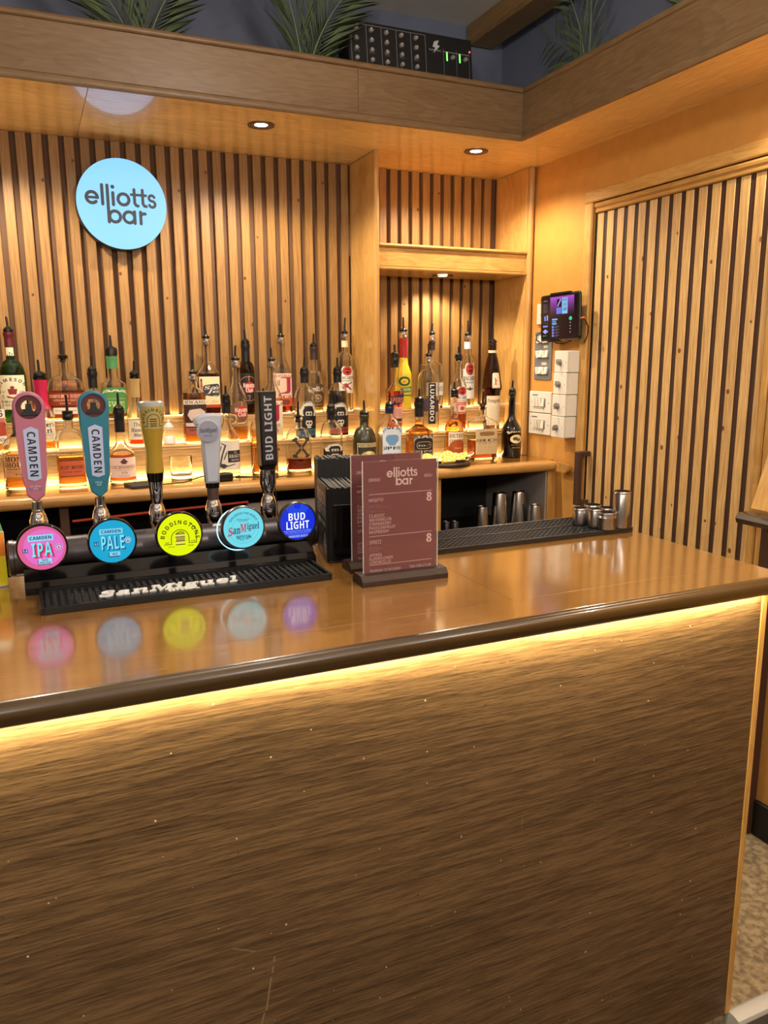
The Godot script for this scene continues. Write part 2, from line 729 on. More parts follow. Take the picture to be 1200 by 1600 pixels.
func skull(x: float, y: float, bone: String, ink: String) -> Array:
	return [["d", x, y, 0.15, bone], ["r", x - 0.085, y + 0.05, 0.17, 0.085, bone], ["r", x - 0.17, y - 0.075, 0.34, 0.02, ink], ["r", x - 0.11, y - 0.19, 0.22, 0.125, ink], ["d", x - 0.06, y + 0.005, 0.045, ink], ["d", x + 0.06, y + 0.005, 0.045, ink], ["r", x - 0.012, y + 0.05, 0.024, 0.02, ink], ["r", x - 0.07, y + 0.085, 0.14, 0.012, ink]]


func make_labels() -> Image:
	var im := Image.create_empty(1024, 1024, false, Image.FORMAT_RGBA8)
	im.fill(Color(0, 0, 0, 0))
	var dmf := func(band: String, flavour: String) -> Array:
		var out := [["r", 0, 0.3, 1, 0.7, "17161c"], ["d", 0.5, 0.3, 0.42, "d8d0bc"], ["r", 0, 0.42, 1, 0.58, "17161c"], ["a", "DEAD MAN'S FINGERS", 0.5, 0.3, 0.31, 165, 15, 0.11, "17161c"], ["d", 0.5, 0.32, 0.25, "17161c"]]
		out += skull(0.5, 0.36, "d8d0bc", "17161c") + [["p", 0.3, 0.17, 0.7, 0.17, 0.64, 0.27, 0.36, 0.27, "17161c"]] + skull(0.5, 0.6, "d8d0bc", "17161c")
		out += [["r", 0, 0.76, 1, 0.17, band], ["t", flavour, 0.15, 0.8, 0.7, 0.08, 1, "17161c"]]
		return out
	var bac := func(tone: String, name2: String) -> Array:
		return [["r", 0.04, 0.16, 0.92, 0.84, "efece4"], ["d", 0.5, 0.17, 0.34, "efece4"], ["d", 0.5, 0.17, 0.27, "8c8780"], ["d", 0.5, 0.17, 0.25, "c23327"], ["d", 0.5, 0.17, 0.15, "4a1512"], ["p", 0.3, 0.15, 0.5, 0.12, 0.7, 0.15, 0.6, 0.21, 0.5, 0.17, 0.4, 0.21, "c23327"], ["t", "BACARDI", 0.08, 0.37, 0.84, 0.11, 3, "1d1d22"], ["t", name2, 0.2, 0.52, 0.6, 0.045, 1, tone]]
	var oldj := func(paper: String, low: String) -> Array:
		return [["f", paper], ["r", 0, 0.74, 1, 0.26, low], ["i", "ADMIRAL", 0.2, 0.05, 0.5, 0.06, 2, "6b2a35"], ["i", "Old", 0.1, 0.2, 0.34, 0.17, 3, "4a3136"], ["t", "J", 0.42, 0.12, 0.42, 0.5, 3, "a8224a"], ["t", "SPICED", 0.24, 0.67, 0.52, 0.08, 3, "3a1c20"], ["d", 0.5, 0.87, 0.14, "8c3a2c"], ["d", 0.12, 0.09, 0.05, "6b2a35"], ["d", 0.88, 0.09, 0.05, "6b2a35"]]
	var L := {
		0: [["f", "eee6c4"], ["a", "JAMESON", 0.5, 0.5, 0.44, 152, 28, 0.2, "1c241c"], ["p", 0.34, 0.4, 0.66, 0.4, 0.62, 0.56, 0.38, 0.56, "8c2a2a"], ["d", 0.5, 0.36, 0.07, "8c2a2a"], ["p", 0.28, 0.59, 0.5, 0.64, 0.72, 0.59, 0.68, 0.65, 0.5, 0.68, 0.32, 0.65, "8c2a2a"], ["t", "EST", 0.1, 0.46, 0.16, 0.05, 3, "6a6a50"], ["t", "1780", 0.74, 0.46, 0.18, 0.05, 3, "6a6a50"], ["t", "TRIPLE DISTILLED", 0.14, 0.74, 0.72, 0.06, 1, "2c302c"], ["t", "IRISH WHISKEY", 0.2, 0.84, 0.6, 0.05, 2, "2c302c"]],
		1: [["f", "efe3c6"], ["t", "Maker's", 0.1, 0.08, 0.8, 0.24, 3, "26201c"], ["t", "Mark", 0.22, 0.38, 0.56, 0.24, 3, "26201c"], ["t", "KENTUCKY STRAIGHT", 0.16, 0.7, 0.68, 0.06, 0, "4a3a2c"], ["r", 0.1, 0.66, 0.8, 0.012, "4a3a2c"]] + fine(0.8, 0.9, 3, "6a5a44"),
		2: [["r", 0, 0, 1, 0.6, "8a2f14"], ["t", "WOODFORD RESERVE", 0.08, 0.08, 0.84, 0.16, 3, "f2d8b8"], ["t", "DISTILLER'S SELECT", 0.24, 0.3, 0.52, 0.09, 1, "e0b890"], ["t", "BATCH", 0.42, 0.46, 0.16, 0.06, 1, "e0b890"], ["r", 0.2, 0.68, 0.6, 0.3, "efe2cc"], ["t", "Kentucky straight", 0.28, 0.78, 0.44, 0.09, 2, "6a5a44"]],
		3: [["f", "d8b884"], ["r", 0.1, 0.1, 0.8, 0.3, "3a1c10"]],
		4: [["f", "3f7a3c"], ["r", 0.05, 0.03, 0.9, 0.94, "4c8a44"], ["a", "JACK DANIEL'S", 0.5, 0.7, 0.74, 128, 52, 0.2, "f0efe0"], ["i", "Tennessee", 0.24, 0.52, 0.52, 0.12, 2, "eef0c0"], ["t", "APPLE", 0.26, 0.66, 0.48, 0.14, 3, "dff07a"], ["r", 0.14, 0.44, 0.72, 0.012, "cfe2a0"]] + fine(0.86, 0.93, 2, "d8ecc0"),
		5: [["f", "f0e4cc"], ["i", "The", 0.26, 0.12, 0.4, 0.2, 2, "40302a"], ["i", "Hand", 0.14, 0.4, 0.6, 0.2, 3, "40302a"], ["i", "Made", 0.26, 0.66, 0.56, 0.18, 3, "40302a"]],
		6: [["f", "d9a06a"], ["t", "MONKEY", 0.08, 0.08, 0.84, 0.22, 3, "2a1a10"], ["t", "SHOULDER", 0.04, 0.34, 0.92, 0.22, 3, "2a1a10"], ["t", "BLENDED MALT SCOTCH", 0.12, 0.6, 0.76, 0.07, 1, "4a3018"], ["r", 0, 0.74, 1, 0.03, "c87828"], ["t", "THE ORIGINAL", 0.3, 0.82, 0.4, 0.08, 0, "4a3018"]],
		7: [["f", "ece6d8"], ["t", "R°95", 0.2, 0.03, 0.7, 0.2, 1, "34405c"], ["r", 0, 0.26, 1, 0.52, "33476e"], ["p", 0, 0.78, 0.3, 0.42, 0.75, 0.32, 1, 0.5, 1, 0.78, "b04438"], ["p", 0.35, 0.26, 1, 0.26, 1, 0.42, "c8785c"], ["t", "RUM & CO", 0.3, 0.84, 0.6, 0.09, 1, "34302c"]],
		8: [["f", "c9603a"], ["r", 0, 0, 1, 0.06, "7c2c18"], ["r", 0, 0.94, 1, 0.06, "7c2c18"], ["t", "BULLEIT BOURBON", 0.1, 0.34, 0.8, 0.2, 3, "3c1408"], ["t", "FRONTIER WHISKEY", 0.2, 0.66, 0.6, 0.1, 2, "5c2412"]],
		9: [["f", "efd6c8"], ["p", 0.5, 0.04, 0.64, 0.24, 0.58, 0.24, 0.58, 0.32, 0.42, 0.32, 0.42, 0.24, 0.36, 0.24, "6a3440"], ["t", "COURVOISIER", 0.06, 0.4, 0.88, 0.16, 3, "8a4034"], ["t", "LE COGNAC DE NAPOLEON", 0.16, 0.6, 0.68, 0.05, 2, "9a5a4c"], ["t", "VS", 0.4, 0.7, 0.2, 0.11, 2, "8a4034"], ["t", "COGNAC", 0.32, 0.88, 0.36, 0.05, 0, "9a5a4c"]],
		10: [["f", "eedcae"], ["p", 0.1, 0.6, 0.12, 0.3, 0.18, 0.14, 0.3, 0.1, 0.36, 0.3, 0.42, 0.62, "a85a48"], ["d", 0.24, 0.12, 0.09, "5c2418"], ["p", 0.14, 0.6, 0.16, 0.4, 0.4, 0.4, 0.42, 0.68, "5a6070"], ["d", 0.64, 0.44, 0.35, "ddd2b4"], ["d", 0.64, 0.44, 0.32, "2c2c34"], ["i", "Sailor", 0.42, 0.29, 0.44, 0.13, 3, "efe8d8"], ["i", "Jerry", 0.46, 0.43, 0.4, 0.13, 3, "efe8d8"], ["t", "SPICED", 0.54, 0.6, 0.2, 0.04, 1, "efe8d8"], ["i", "Navy Jerry", 0.2, 0.76, 0.6, 0.1, 2, "c8a060"], ["r", 0, 0.9, 1, 0.1, "b9401c"]],
		11: [["r", 0, 0, 1, 1, "3a2420"], ["r", 0, 0.02, 1, 0.13, "e6dac8"], ["t", "SEWANEE", 0.1, 0.045, 0.8, 0.08, 3, "4a2c24"], ["p", 0.2, 0.44, 0.3, 0.3, 0.62, 0.26, 0.86, 0.36, 0.8, 0.56, 0.66, 0.5, 0.5, 0.56, 0.34, 0.6, "dcc4b8"], ["r", 0.1, 0.66, 0.9, 0.1, "e0ccc0"], ["r", 0.08, 0.8, 0.92, 0.2, "b0523c"], ["t", "KENTUCKY", 0.28, 0.83, 0.6, 0.06, 1, "3a1410"]],
		12: [["d", 0.55, 0.5, 0.5, "77553f"], ["r", 0.1, 0.3, 0.9, 0.4, "77553f"], ["d", 0.6, 0.5, 0.27, "c42b22"], ["t", "Havana", 0.3, 0.38, 0.64, 0.14, 1, "f4efe6"], ["t", "Club", 0.42, 0.53, 0.4, 0.13, 1, "f4efe6"], ["l", 0.6, 0.18, 0.6, 0.34, 0.03, "c8a060"], ["r", 0.2, 0.9, 0.75, 0.06, "8c8c7c"]],
		13: [["f", "201a1a"], ["d", 0.55, 0.5, 0.62, "b87a5c", 0.59], ["d", 0.6, 0.46, 0.27, "c42b22"], ["t", "Havana", 0.26, 0.32, 0.66, 0.15, 1, "f4efe6"], ["t", "Club", 0.38, 0.48, 0.42, 0.14, 1, "f4efe6"], ["t", "7", 0.48, 0.72, 0.16, 0.14, 2, "c8a878"], ["l", 0.56, 0.1, 0.56, 0.26, 0.03, "c8a060"]],
		14: [["f", "e9e2d4"], ["r", 0.42, 0.34, 0.58, 0.4, "24242c"], ["t", "THE", 0.64, 0.38, 0.14, 0.06, 2, "e9e2d4"], ["t", "KRAKEN", 0.46, 0.47, 0.5, 0.11, 3, "e9e2d4"], ["t", "BLACK SPICED", 0.54, 0.63, 0.36, 0.06, 1, "e9e2d4"], ["l", 0.08, 0.9, 0.2, 0.5, 0.07, "4c4c52"], ["l", 0.2, 0.5, 0.34, 0.16, 0.06, "4c4c52"], ["l", 0.34, 0.16, 0.2, 0.1, 0.05, "4c4c52"], ["l", 0.16, 0.8, 0.4, 0.86, 0.07, "4c4c52"], ["l", 0.4, 0.86, 0.66, 0.8, 0.05, "4c4c52"], ["l", 0.28, 0.62, 0.38, 0.4, 0.05, "6c6c70"], ["l", 0.1, 0.4, 0.18, 0.2, 0.04, "6c6c70"], ["d", 0.24, 0.86, 0.12, "3c3c44"]],
		15: [["f", "c8743c"]],
		16: oldj.call("ecdcc0", "e6c8a8"),
		17: oldj.call("f0c8ac", "e4622c"),
		18: [["d", 0.5, 0.42, 0.62, "5c4630"], ["r", 0, 0.42, 1, 0.58, "5c4630"], ["t", "RedLeg", 0.08, 0.14, 0.84, 0.26, 3, "efe6d4"], ["d", 0.5, 0.62, 0.24, "c8a67c", 0.19], ["d", 0.52, 0.6, 0.14, "c8a67c", 0.1], ["d", 0.5, 0.62, 0.06, "c8a67c"], ["t", "SPICED RUM", 0.24, 0.86, 0.52, 0.07, 1, "c8a67c"]],
		19: dmf.call("3c6c80", "SPICED"),
		20: [["l", 0.18, 0.2, 0.82, 0.9, 0.13, "382a24"], ["l", 0.82, 0.2, 0.18, 0.9, 0.13, "382a24"], ["d", 0.12, 0.2, 0.1, "382a24"], ["d", 0.22, 0.14, 0.1, "382a24"], ["d", 0.88, 0.2, 0.1, "382a24"], ["d", 0.78, 0.14, 0.1, "382a24"], ["d", 0.12, 0.9, 0.1, "382a24"], ["d", 0.22, 0.95, 0.1, "382a24"], ["d", 0.88, 0.9, 0.1, "382a24"], ["d", 0.78, 0.95, 0.1, "382a24"], ["l", 0.5, 0.5, 0.5, 0.6, 0.05, "c8a060"]],
		21: dmf.call("d88a3c", "PINEAPPLE"),
		22: dmf.call("b83c30", "COFFEE"),
		23: bac.call("7a6a30", "RASPBERRY") + [["d", 0.42, 0.72, 0.14, "b02848"], ["l", 0.45, 0.72, 0.7, 0.86, 0.09, "a02040"], ["l", 0.56, 0.66, 0.76, 0.6, 0.07, "4c7848"]],
		24: [["f", "c9bd8c"], ["r", 0.05, 0.04, 0.9, 0.92, "2e2e20"], ["r", 0.08, 0.06, 0.84, 0.12, "c9bd8c"], ["t", "DIPLOMATICO", 0.12, 0.08, 0.76, 0.08, 3, "2e2e20"], ["d", 0.5, 0.55, 0.32, "b8a868"], ["d", 0.5, 0.42, 0.12, "e6dcb4"], ["p", 0.26, 0.76, 0.4, 0.52, 0.6, 0.52, 0.74, 0.76, "e6dcb4"]],
		25: [["f", "3f7fc4"], ["r", 0.04, 0.12, 0.92, 0.88, "cfe0ee"], ["d", 0.5, 0.14, 0.46, "cfe0ee"], ["a", "BOMBAY", 0.5, 0.3, 0.3, 150, 30, 0.19, "1c2c54"], ["d", 0.5, 0.32, 0.17, "6a9cd0"], ["p", 0.42, 0.4, 0.58, 0.4, 0.54, 0.5, 0.46, 0.5, "6a9cd0"], ["t", "SAPPHIRE", 0.16, 0.53, 0.68, 0.09, 1, "1c2c54"], ["t", "LONDON DRY GIN", 0.22, 0.7, 0.56, 0.04, 0, "4c74a8"]] + fine(0.78, 0.92, 4, "6a8cb8"),
		26: [["p", 0.02, 0.14, 1, 0, 1, 0.3, 0.02, 0.46, "1f2a5c"], ["t", "APEROL", 0.1, 0.14, 0.84, 0.18, 1, "f0883c"], ["r", 0.16, 0.46, 0.74, 0.54, "eab0a0"], ["r", 0.2, 0.86, 0.64, 0.1, "34303c"]] + fine(0.54, 0.74, 5, "a8584c", 0.24, 0.8),
		27: [["d", 0.42, 0.26, 0.33, "35602c"], ["d", 0.42, 0.26, 0.19, "f4e23c"], ["d", 0.42, 0.28, 0.11, "d8a024"], ["p", 0, 0.56, 1, 0.48, 1, 0.72, 0, 0.8, "3c7a3c"], ["i", "LIMONCE", 0.06, 0.56, 0.9, 0.14, 3, "f2f2c8"], ["r", 0.1, 0.86, 0.9, 0.06, "3c7a3c"]],
		28: [["r", 0.3, 0.02, 0.4, 0.96, "201c24"], ["v", "LUXARDO", 0.38, 0.06, 0.24, 0.86, 1, "efeadc"], ["r", 0.02, 0.4, 0.3, 0.28, "4c3448"], ["r", 0.66, 0.42, 0.3, 0.28, "4c3448"]],
		29: [["f", "e8e4da"], ["t", "VODKA", 0.56, 0.3, 0.36, 0.4, 1, "5c7c84"]],
		30: [["f", "1c1a1a"], ["r", 0.04, 0.03, 0.92, 0.94, "d8d2c4"], ["r", 0.06, 0.04, 0.88, 0.92, "1c1a1a"], ["a", "JACK DANIEL'S", 0.5, 0.52, 0.56, 140, 40, 0.18, "e8e4d8"], ["d", 0.5, 0.38, 0.2, "e8e4d8", 0.18], ["t", "No.7", 0.38, 0.35, 0.24, 0.07, 3, "e8e4d8"], ["i", "Tennessee", 0.16, 0.54, 0.68, 0.1, 2, "e8e4d8"], ["t", "WHISKEY", 0.12, 0.68, 0.76, 0.09, 3, "e8e4d8"], ["t", "70cl 40% vol", 0.24, 0.84, 0.52, 0.05, 1, "e8e4d8"]],
		31: bac.call("b04a40", "COCONUT") + [["r", 0.04, 0.6, 0.92, 0.12, "c8403c"], ["t", "COCONUT RUM", 0.12, 0.63, 0.76, 0.06, 1, "f4e6d8"], ["r", 0.04, 0.72, 0.92, 0.28, "eec4b4"], ["d", 0.5, 0.85, 0.12, "c8403c"]],
		32: bac.call("3c5c6c", "CARTA BLANCA") + [["l", 0.3, 0.72, 0.7, 0.72, 0.05, "2c4450"], ["p", 0.5, 0.64, 0.6, 0.76, 0.4, 0.76, "2c4450"]],
		33: [["f", "b8642c"], ["r", 0.04, 0.04, 0.92, 0.52, "ece2cc"], ["t", "SOUTHERN", 0.08, 0.1, 0.84, 0.15, 3, "26221e"], ["t", "COMFORT", 0.1, 0.3, 0.8, 0.15, 3, "26221e"], ["d", 0.5, 0.58, 0.42, "a8501c"], ["i", "Original", 0.32, 0.58, 0.36, 0.08, 2, "f0dcb8"], ["r", 0.04, 0.8, 0.92, 0.16, "d8c09c"], ["d", 0.5, 0.88, 0.1, "a87848"]],
		34: [["r", 0.18, 0.05, 0.64, 0.9, "eadcc0"], ["t", "F", 0.32, 0.2, 0.38, 0.5, 3, "c04030"], ["d", 0.5, 0.12, 0.3, "eadcc0"]],
		35: [["f", "c9b48c"], ["d", 0.5, 0.2, 0.13, "8c6c44"], ["t", "DISARONNO", 0.06, 0.4, 0.88, 0.11, 3, "3c2c20"], ["t", "ORIGINALE", 0.26, 0.54, 0.48, 0.05, 2, "6c543c"]] + fine(0.66, 0.88, 4, "8c744c"),
		36: [["a", "BAILEYS", 0.5, 0.62, 0.52, 128, 52, 0.24, "f0d8a8"], ["d", 0.5, 0.52, 0.3, "c8a060"], ["d", 0.5, 0.52, 0.27, "e6d8b4"], ["d", 0.44, 0.5, 0.12, "3c5c40"], ["d", 0.6, 0.55, 0.1, "7c5434"], ["i", "The Original", 0.24, 0.74, 0.52, 0.07, 2, "c8a878"], ["t", "IRISH CREAM", 0.3, 0.86, 0.4, 0.05, 1, "c8a878"]],
		37: [["f", "e8d8b8"], ["i", "Frangelico", 0.04, 0.1, 0.92, 0.16, 3, "5c3424"]] + fine(0.36, 0.9, 9, "9c845c", 0.12, 0.88),
		38: [["f", "f2f2f2"], ["r", 0, 0, 1, 0.1, "e0a030"], ["r", 0, 0.45, 1, 0.55, "e8d820"], ["r", 0, 0.1, 1, 0.35, "e8862c"], ["i", "Lm", 0.3, 0.5, 0.5, 0.24, 3, "2c3c1c"]],
	}
	for n in L:
		draw_label(im, n, L[n])
	return im


func make_badges() -> Image:
	var im := Image.create_empty(1920, 384, false, Image.FORMAT_RGBA8)
	im.fill(Color.BLACK)
	var cols := ["d95f93", "0aa4cf", "dff000", "6fd8e8", "0a2fd8"]
	for k in 5:
		im.fill_rect(Rect2i(k * 384, 0, 384, 384), hexc(cols[k]))
	# pink one
	dot(im, Vector2(205, 190), 160, hexc("e06fc8"))
	im.fill_rect(Rect2i(86, 76, 200, 54), hexc("8fd8ee"))
	put(im, "CAMDEN", Rect2(100, 88, 172, 30), hexc("1c2050"), 1)
	for d in [[14, 12, "e0304c"], [0, 0, "2a2a7c"], [-5, -4, "7fe6ee"]]:
		put(im, "IPA", Rect2(112 + d[0], 150 + d[1], 164, 120), hexc(d[2]), 1, 0, 0.0, 0.06)
	im.fill_rect(Rect2i(150, 292, 106, 50), hexc("1c2050"))
	im.fill_rect(Rect2i(154, 288, 106, 48), hexc("9fd8ee"))
	put(im, "INDIA", Rect2(182, 293, 50, 15), hexc("1c2050"), 1)
	put(im, "PALE ALE", Rect2(164, 314, 86, 16), hexc("1c2050"), 1)
	im.fill_rect(Rect2i(38, 190, 40, 34), hexc("22286c"))
	put(im, "5.8", Rect2(42, 194, 32, 24), hexc("bfe4f4"), 1)
	dot(im, Vector2(324, 196), 28, hexc("e8c8f0"))
	dot(im, Vector2(324, 196), 24, hexc("3c2c6c"), 19)
	shape2(im, [Vector2(314, 206), Vector2(324, 180), Vector2(334, 206)], hexc("c03060"))
	# blue one
	var o := 384
	im.fill_rect(Rect2i(o + 86, 76, 196, 50), hexc("7fd0ea"))
	put(im, "CAMDEN", Rect2(o + 102, 87, 164, 28), hexc("12306c"), 1)
	for d in [[9, 10, "123a7c"], [0, 0, "7fe0f0"]]:
		put(im, "PALE", Rect2(o + 96 + d[0], 140 + d[1], 196, 122), hexc(d[2]), 1, 0, 0.0, 0.03)
	im.fill_rect(Rect2i(o + 152, 292, 92, 42), hexc("12306c"))
	im.fill_rect(Rect2i(o + 158, 286, 92, 40), hexc("7fd0ea"))
	put(im, "ALE", Rect2(o + 182, 296, 44, 20), hexc("12306c"), 1)
	im.fill_rect(Rect2i(o + 36, 186, 38, 36), hexc("12306c"))
	put(im, "4.0", Rect2(o + 40, 191, 30, 26), hexc("9fe0f4"), 1)
	dot(im, Vector2(o + 322, 190), 27, hexc("c8ecf6"))
	dot(im, Vector2(o + 322, 190), 22, hexc("12408c"), 16)
	shape2(im, [Vector2(o + 313, 200), Vector2(o + 322, 178), Vector2(o + 331, 200)], hexc("12408c"))
	# yellow one
	o = 768
	var ink := hexc("30340c")
	put_arc(im, "BODDINGTONS", Vector2(o + 196, 232), 118, 178, -4, 52, ink, 1)
	var arch := [Vector2(o + 118, 274), Vector2(o + 118, 225)] + arc_pts(Vector2(o + 196, 225), 78, 180, 0, 20) + [Vector2(o + 274, 225), Vector2(o + 274, 274), Vector2(o + 340, 274), Vector2(o + 340, 150), Vector2(o + 290, 92)]
	stroke(im, arch, 6, ink)
	stroke(im, [Vector2(o + 118, 274), Vector2(o + 56, 274)], 6, ink)
	shape2(im, [Vector2(o + 160, 186), Vector2(o + 232, 186), Vector2(o + 240, 230), Vector2(o + 230, 280), Vector2(o + 164, 280), Vector2(o + 154, 230)], hexc("e8d860"))
	for y in [184, 212, 250, 282]:
		stroke(im, [Vector2(o + 158, y), Vector2(o + 236, y)], 8, ink)
	for x in range(166, 236, 11):
		stroke(im, [Vector2(o + x, 222), Vector2(o + x, 242)], 6, ink)
	stroke(im, [Vector2(o + 170, 176), Vector2(o + 200, 166), Vector2(o + 226, 172)], 10, hexc("6a6a10"))
	put(im, "EST", Rect2(o + 66, 252, 34, 13), ink, 1)
	put(im, "1778", Rect2(o + 290, 252, 40, 13), ink, 1)
	put(im, "PUB ALE", Rect2(o + 90, 292, 54, 12), ink, 0)
	put(im, "CREAM", Rect2(o + 262, 292, 48, 12), ink, 0)
	# pale cyan one
	o = 1152
	for r in [150, 112]:
		dot(im, Vector2(o + 192, 192), r, hexc("4cbccc"), r - 4)
	put_arc(im, "EXPLORING THE WORLD", Vector2(o + 192, 196), 122, 152, 28, 34, hexc("3a98a8"), 1)
	put_arc(im, "SINCE 1890", Vector2(o + 192, 192), 136, 232, 308, 34, hexc("3a98a8"), 1, true)
	put(im, "CERVEZA ESPECIAL", Rect2(o + 128, 104, 122, 13), hexc("286c7c"), 1)
	put(im, "SINCE MANILA", Rect2(o + 146, 121, 92, 10), hexc("286c7c"), 1)
	for d in [["S", 44, 178, 44, 84, "c8324c"], ["an", 90, 190, 70, 56, "1c3450"], ["M", 156, 152, 66, 80, "c8324c"], ["iguel", 222, 146, 122, 84, "1c3450"]]:
		put(im, d[0], Rect2(o + d[1], d[2], d[3], d[4]), hexc(d[5]), 3, 0, 0.12)
	stroke(im, [Vector2(o + 40, 262), Vector2(o + 70, 250), Vector2(o + 86, 232)], 8, hexc("c8324c"))
	put(im, "ESPECIAL", Rect2(o + 122, 262, 142, 26), hexc("1c3450"), 1)
	# deep blue one
	o = 1536
	for r in [118, 96, 74, 52]:
		dot(im, Vector2(o + 192, 20), r, hexc("2a66f0"), r - 8)
	put(im, "BUD", Rect2(o + 92, 96, 186, 82), Color.WHITE, 1)
	put(im, "LIGHT", Rect2(o + 66, 188, 252, 84), Color.WHITE, 1)
	put(im, "FIRST BREWED USING THE FINEST", Rect2(o + 40, 284, 300, 14), hexc("8fb0ff"), 1)
	put(im, "HOPS, BEST BARLEY MALT AND RICE", Rect2(o + 52, 304, 280, 14), hexc("8fb0ff"), 1)
	stroke(im, [Vector2(o + 80, 328), Vector2(o + 306, 328)], 3, hexc("8fb0ff"))
	put(im, "ANHEUSER-BUSCH", Rect2(o + 84, 338, 216, 24), hexc("c0d0ff"), 1)
	return im


func make_menu() -> Image:
	var im := Image.create_empty(512, 736, false, Image.FORMAT_RGB8)
	im.fill(hexc("62121f"))
	im.convert(Image.FORMAT_RGBA8)
	var c := hexc("c8b4b0")
	bar_name(im, Vector2(160, 104), 42, c)
	put(im, "DRINKS", Rect2(36, 104, 78, 20), c, 0)
	put(im, "MENU", Rect2(424, 96, 58, 20), c, 0)
	for y in [206, 474, 660]:
		stroke(im, [Vector2(36, y), Vector2(480, y - 2)], 3, c)
	put(im, "MOJITO", Rect2(36, 232, 98, 24), c, 0)
	put(im, "8", Rect2(440, 214, 40, 58), c, 1)
	put(im, "SPRITZ", Rect2(36, 500, 84, 24), c, 0)
	put(im, "8", Rect2(440, 486, 40, 58), c, 1)
	var y := 332
	for s in ["CLASSIC", "WATERMELON", "STRAWBERRY", "PASSIONFRUIT", "RASPBERRY"]:
		put(im, s, Rect2(36, y, 15 * s.length() + 4, 20), c, 0)
		y += 26
	y = 586
	for s in ["APEROL", "ELDERFLOWER", "LEMONCELLO"]:
		put(im, s, Rect2(36, y, 15 * s.length(), 19), c, 0)
		y += 24
	for k in [[272, 80], [284, 142], [308, 96], [540, 72], [552, 88], [566, 60]]:
		put(im, "white rum, lime, mint and soda", Rect2(36, k[0], k[1], 9), hexc("9a6a6c"), 0)
	put(im, "THURSDAY TO SATURDAY", Rect2(36, 690, 222, 17), c, 0)
	put(im, "TWO FOR £15.00", Rect2(318, 688, 158, 18), c, 0)
	return im


func make_handles() -> Image:
	# 0..127: CAMDEN plate, 128..255: brewery arch, 256..383: round badge, 384..511: vertical name; below: small print
	var im := Image.create_empty(512, 512, false, Image.FORMAT_RGBA8)
	im.fill(Color(0, 0, 0, 0))
	im.fill_rect(Rect2i(0, 0, 112, 400), hexc("aebfe6"))
	put(im, "CAMDEN", Rect2(24, 36, 64, 330), hexc("151a28"), 1, 1, 0.0, 0.1)
	im.fill_rect(Rect2i(128, 0, 128, 128), hexc("a89a5a"))
	put_arc(im, "BODDINGTONS", Vector2(192, 78), 43, 200, -20, 22, hexc("1c1c14"), 1)
	stroke(im, [Vector2(158, 112), Vector2(158, 78)] + arc_pts(Vector2(192, 78), 34, 180, 0, 12) + [Vector2(226, 112)], 3, hexc("1c1c14"))
	stroke(im, [Vector2(134, 112), Vector2(158, 112)], 3, hexc("1c1c14"))
	stroke(im, [Vector2(226, 112), Vector2(252, 112)], 3, hexc("1c1c14"))
	for yy in [72, 84, 98, 110]:
		stroke(im, [Vector2(176, yy), Vector2(208, yy)], 6, hexc("3a3428"))
	im.fill_rect(Rect2i(256, 0, 128, 128), hexc("8c90a4"))
	put(im, "SanMiguel", Rect2(266, 44, 108, 36), hexc("23263a"), 3, 0, 0.2)
	put(im, "ESPECIAL", Rect2(292, 88, 54, 9), hexc("4c5064"), 1)
	im.fill_rect(Rect2i(384, 0, 112, 420), hexc("12151f"))
	put(im, "BUD LIGHT", Rect2(404, 12, 66, 396), hexc("a9adb6"), 1, -1)
	im.fill_rect(Rect2i(128, 160, 128, 60), hexc("2c6c80"))
	put(im, "PALE", Rect2(156, 164, 70, 22), hexc("9fc8d4"), 1)
	put(im, "ALE", Rect2(166, 192, 50, 22), hexc("9fc8d4"), 1)
	im.fill_rect(Rect2i(128, 240, 128, 60), hexc("9a6a84"))
	put(im, "OFF MENU", Rect2(134, 244, 116, 22), hexc("c8b0cc"), 1)
	put(im, "IPA", Rect2(168, 272, 46, 22), hexc("c8b0cc"), 1)
	return im


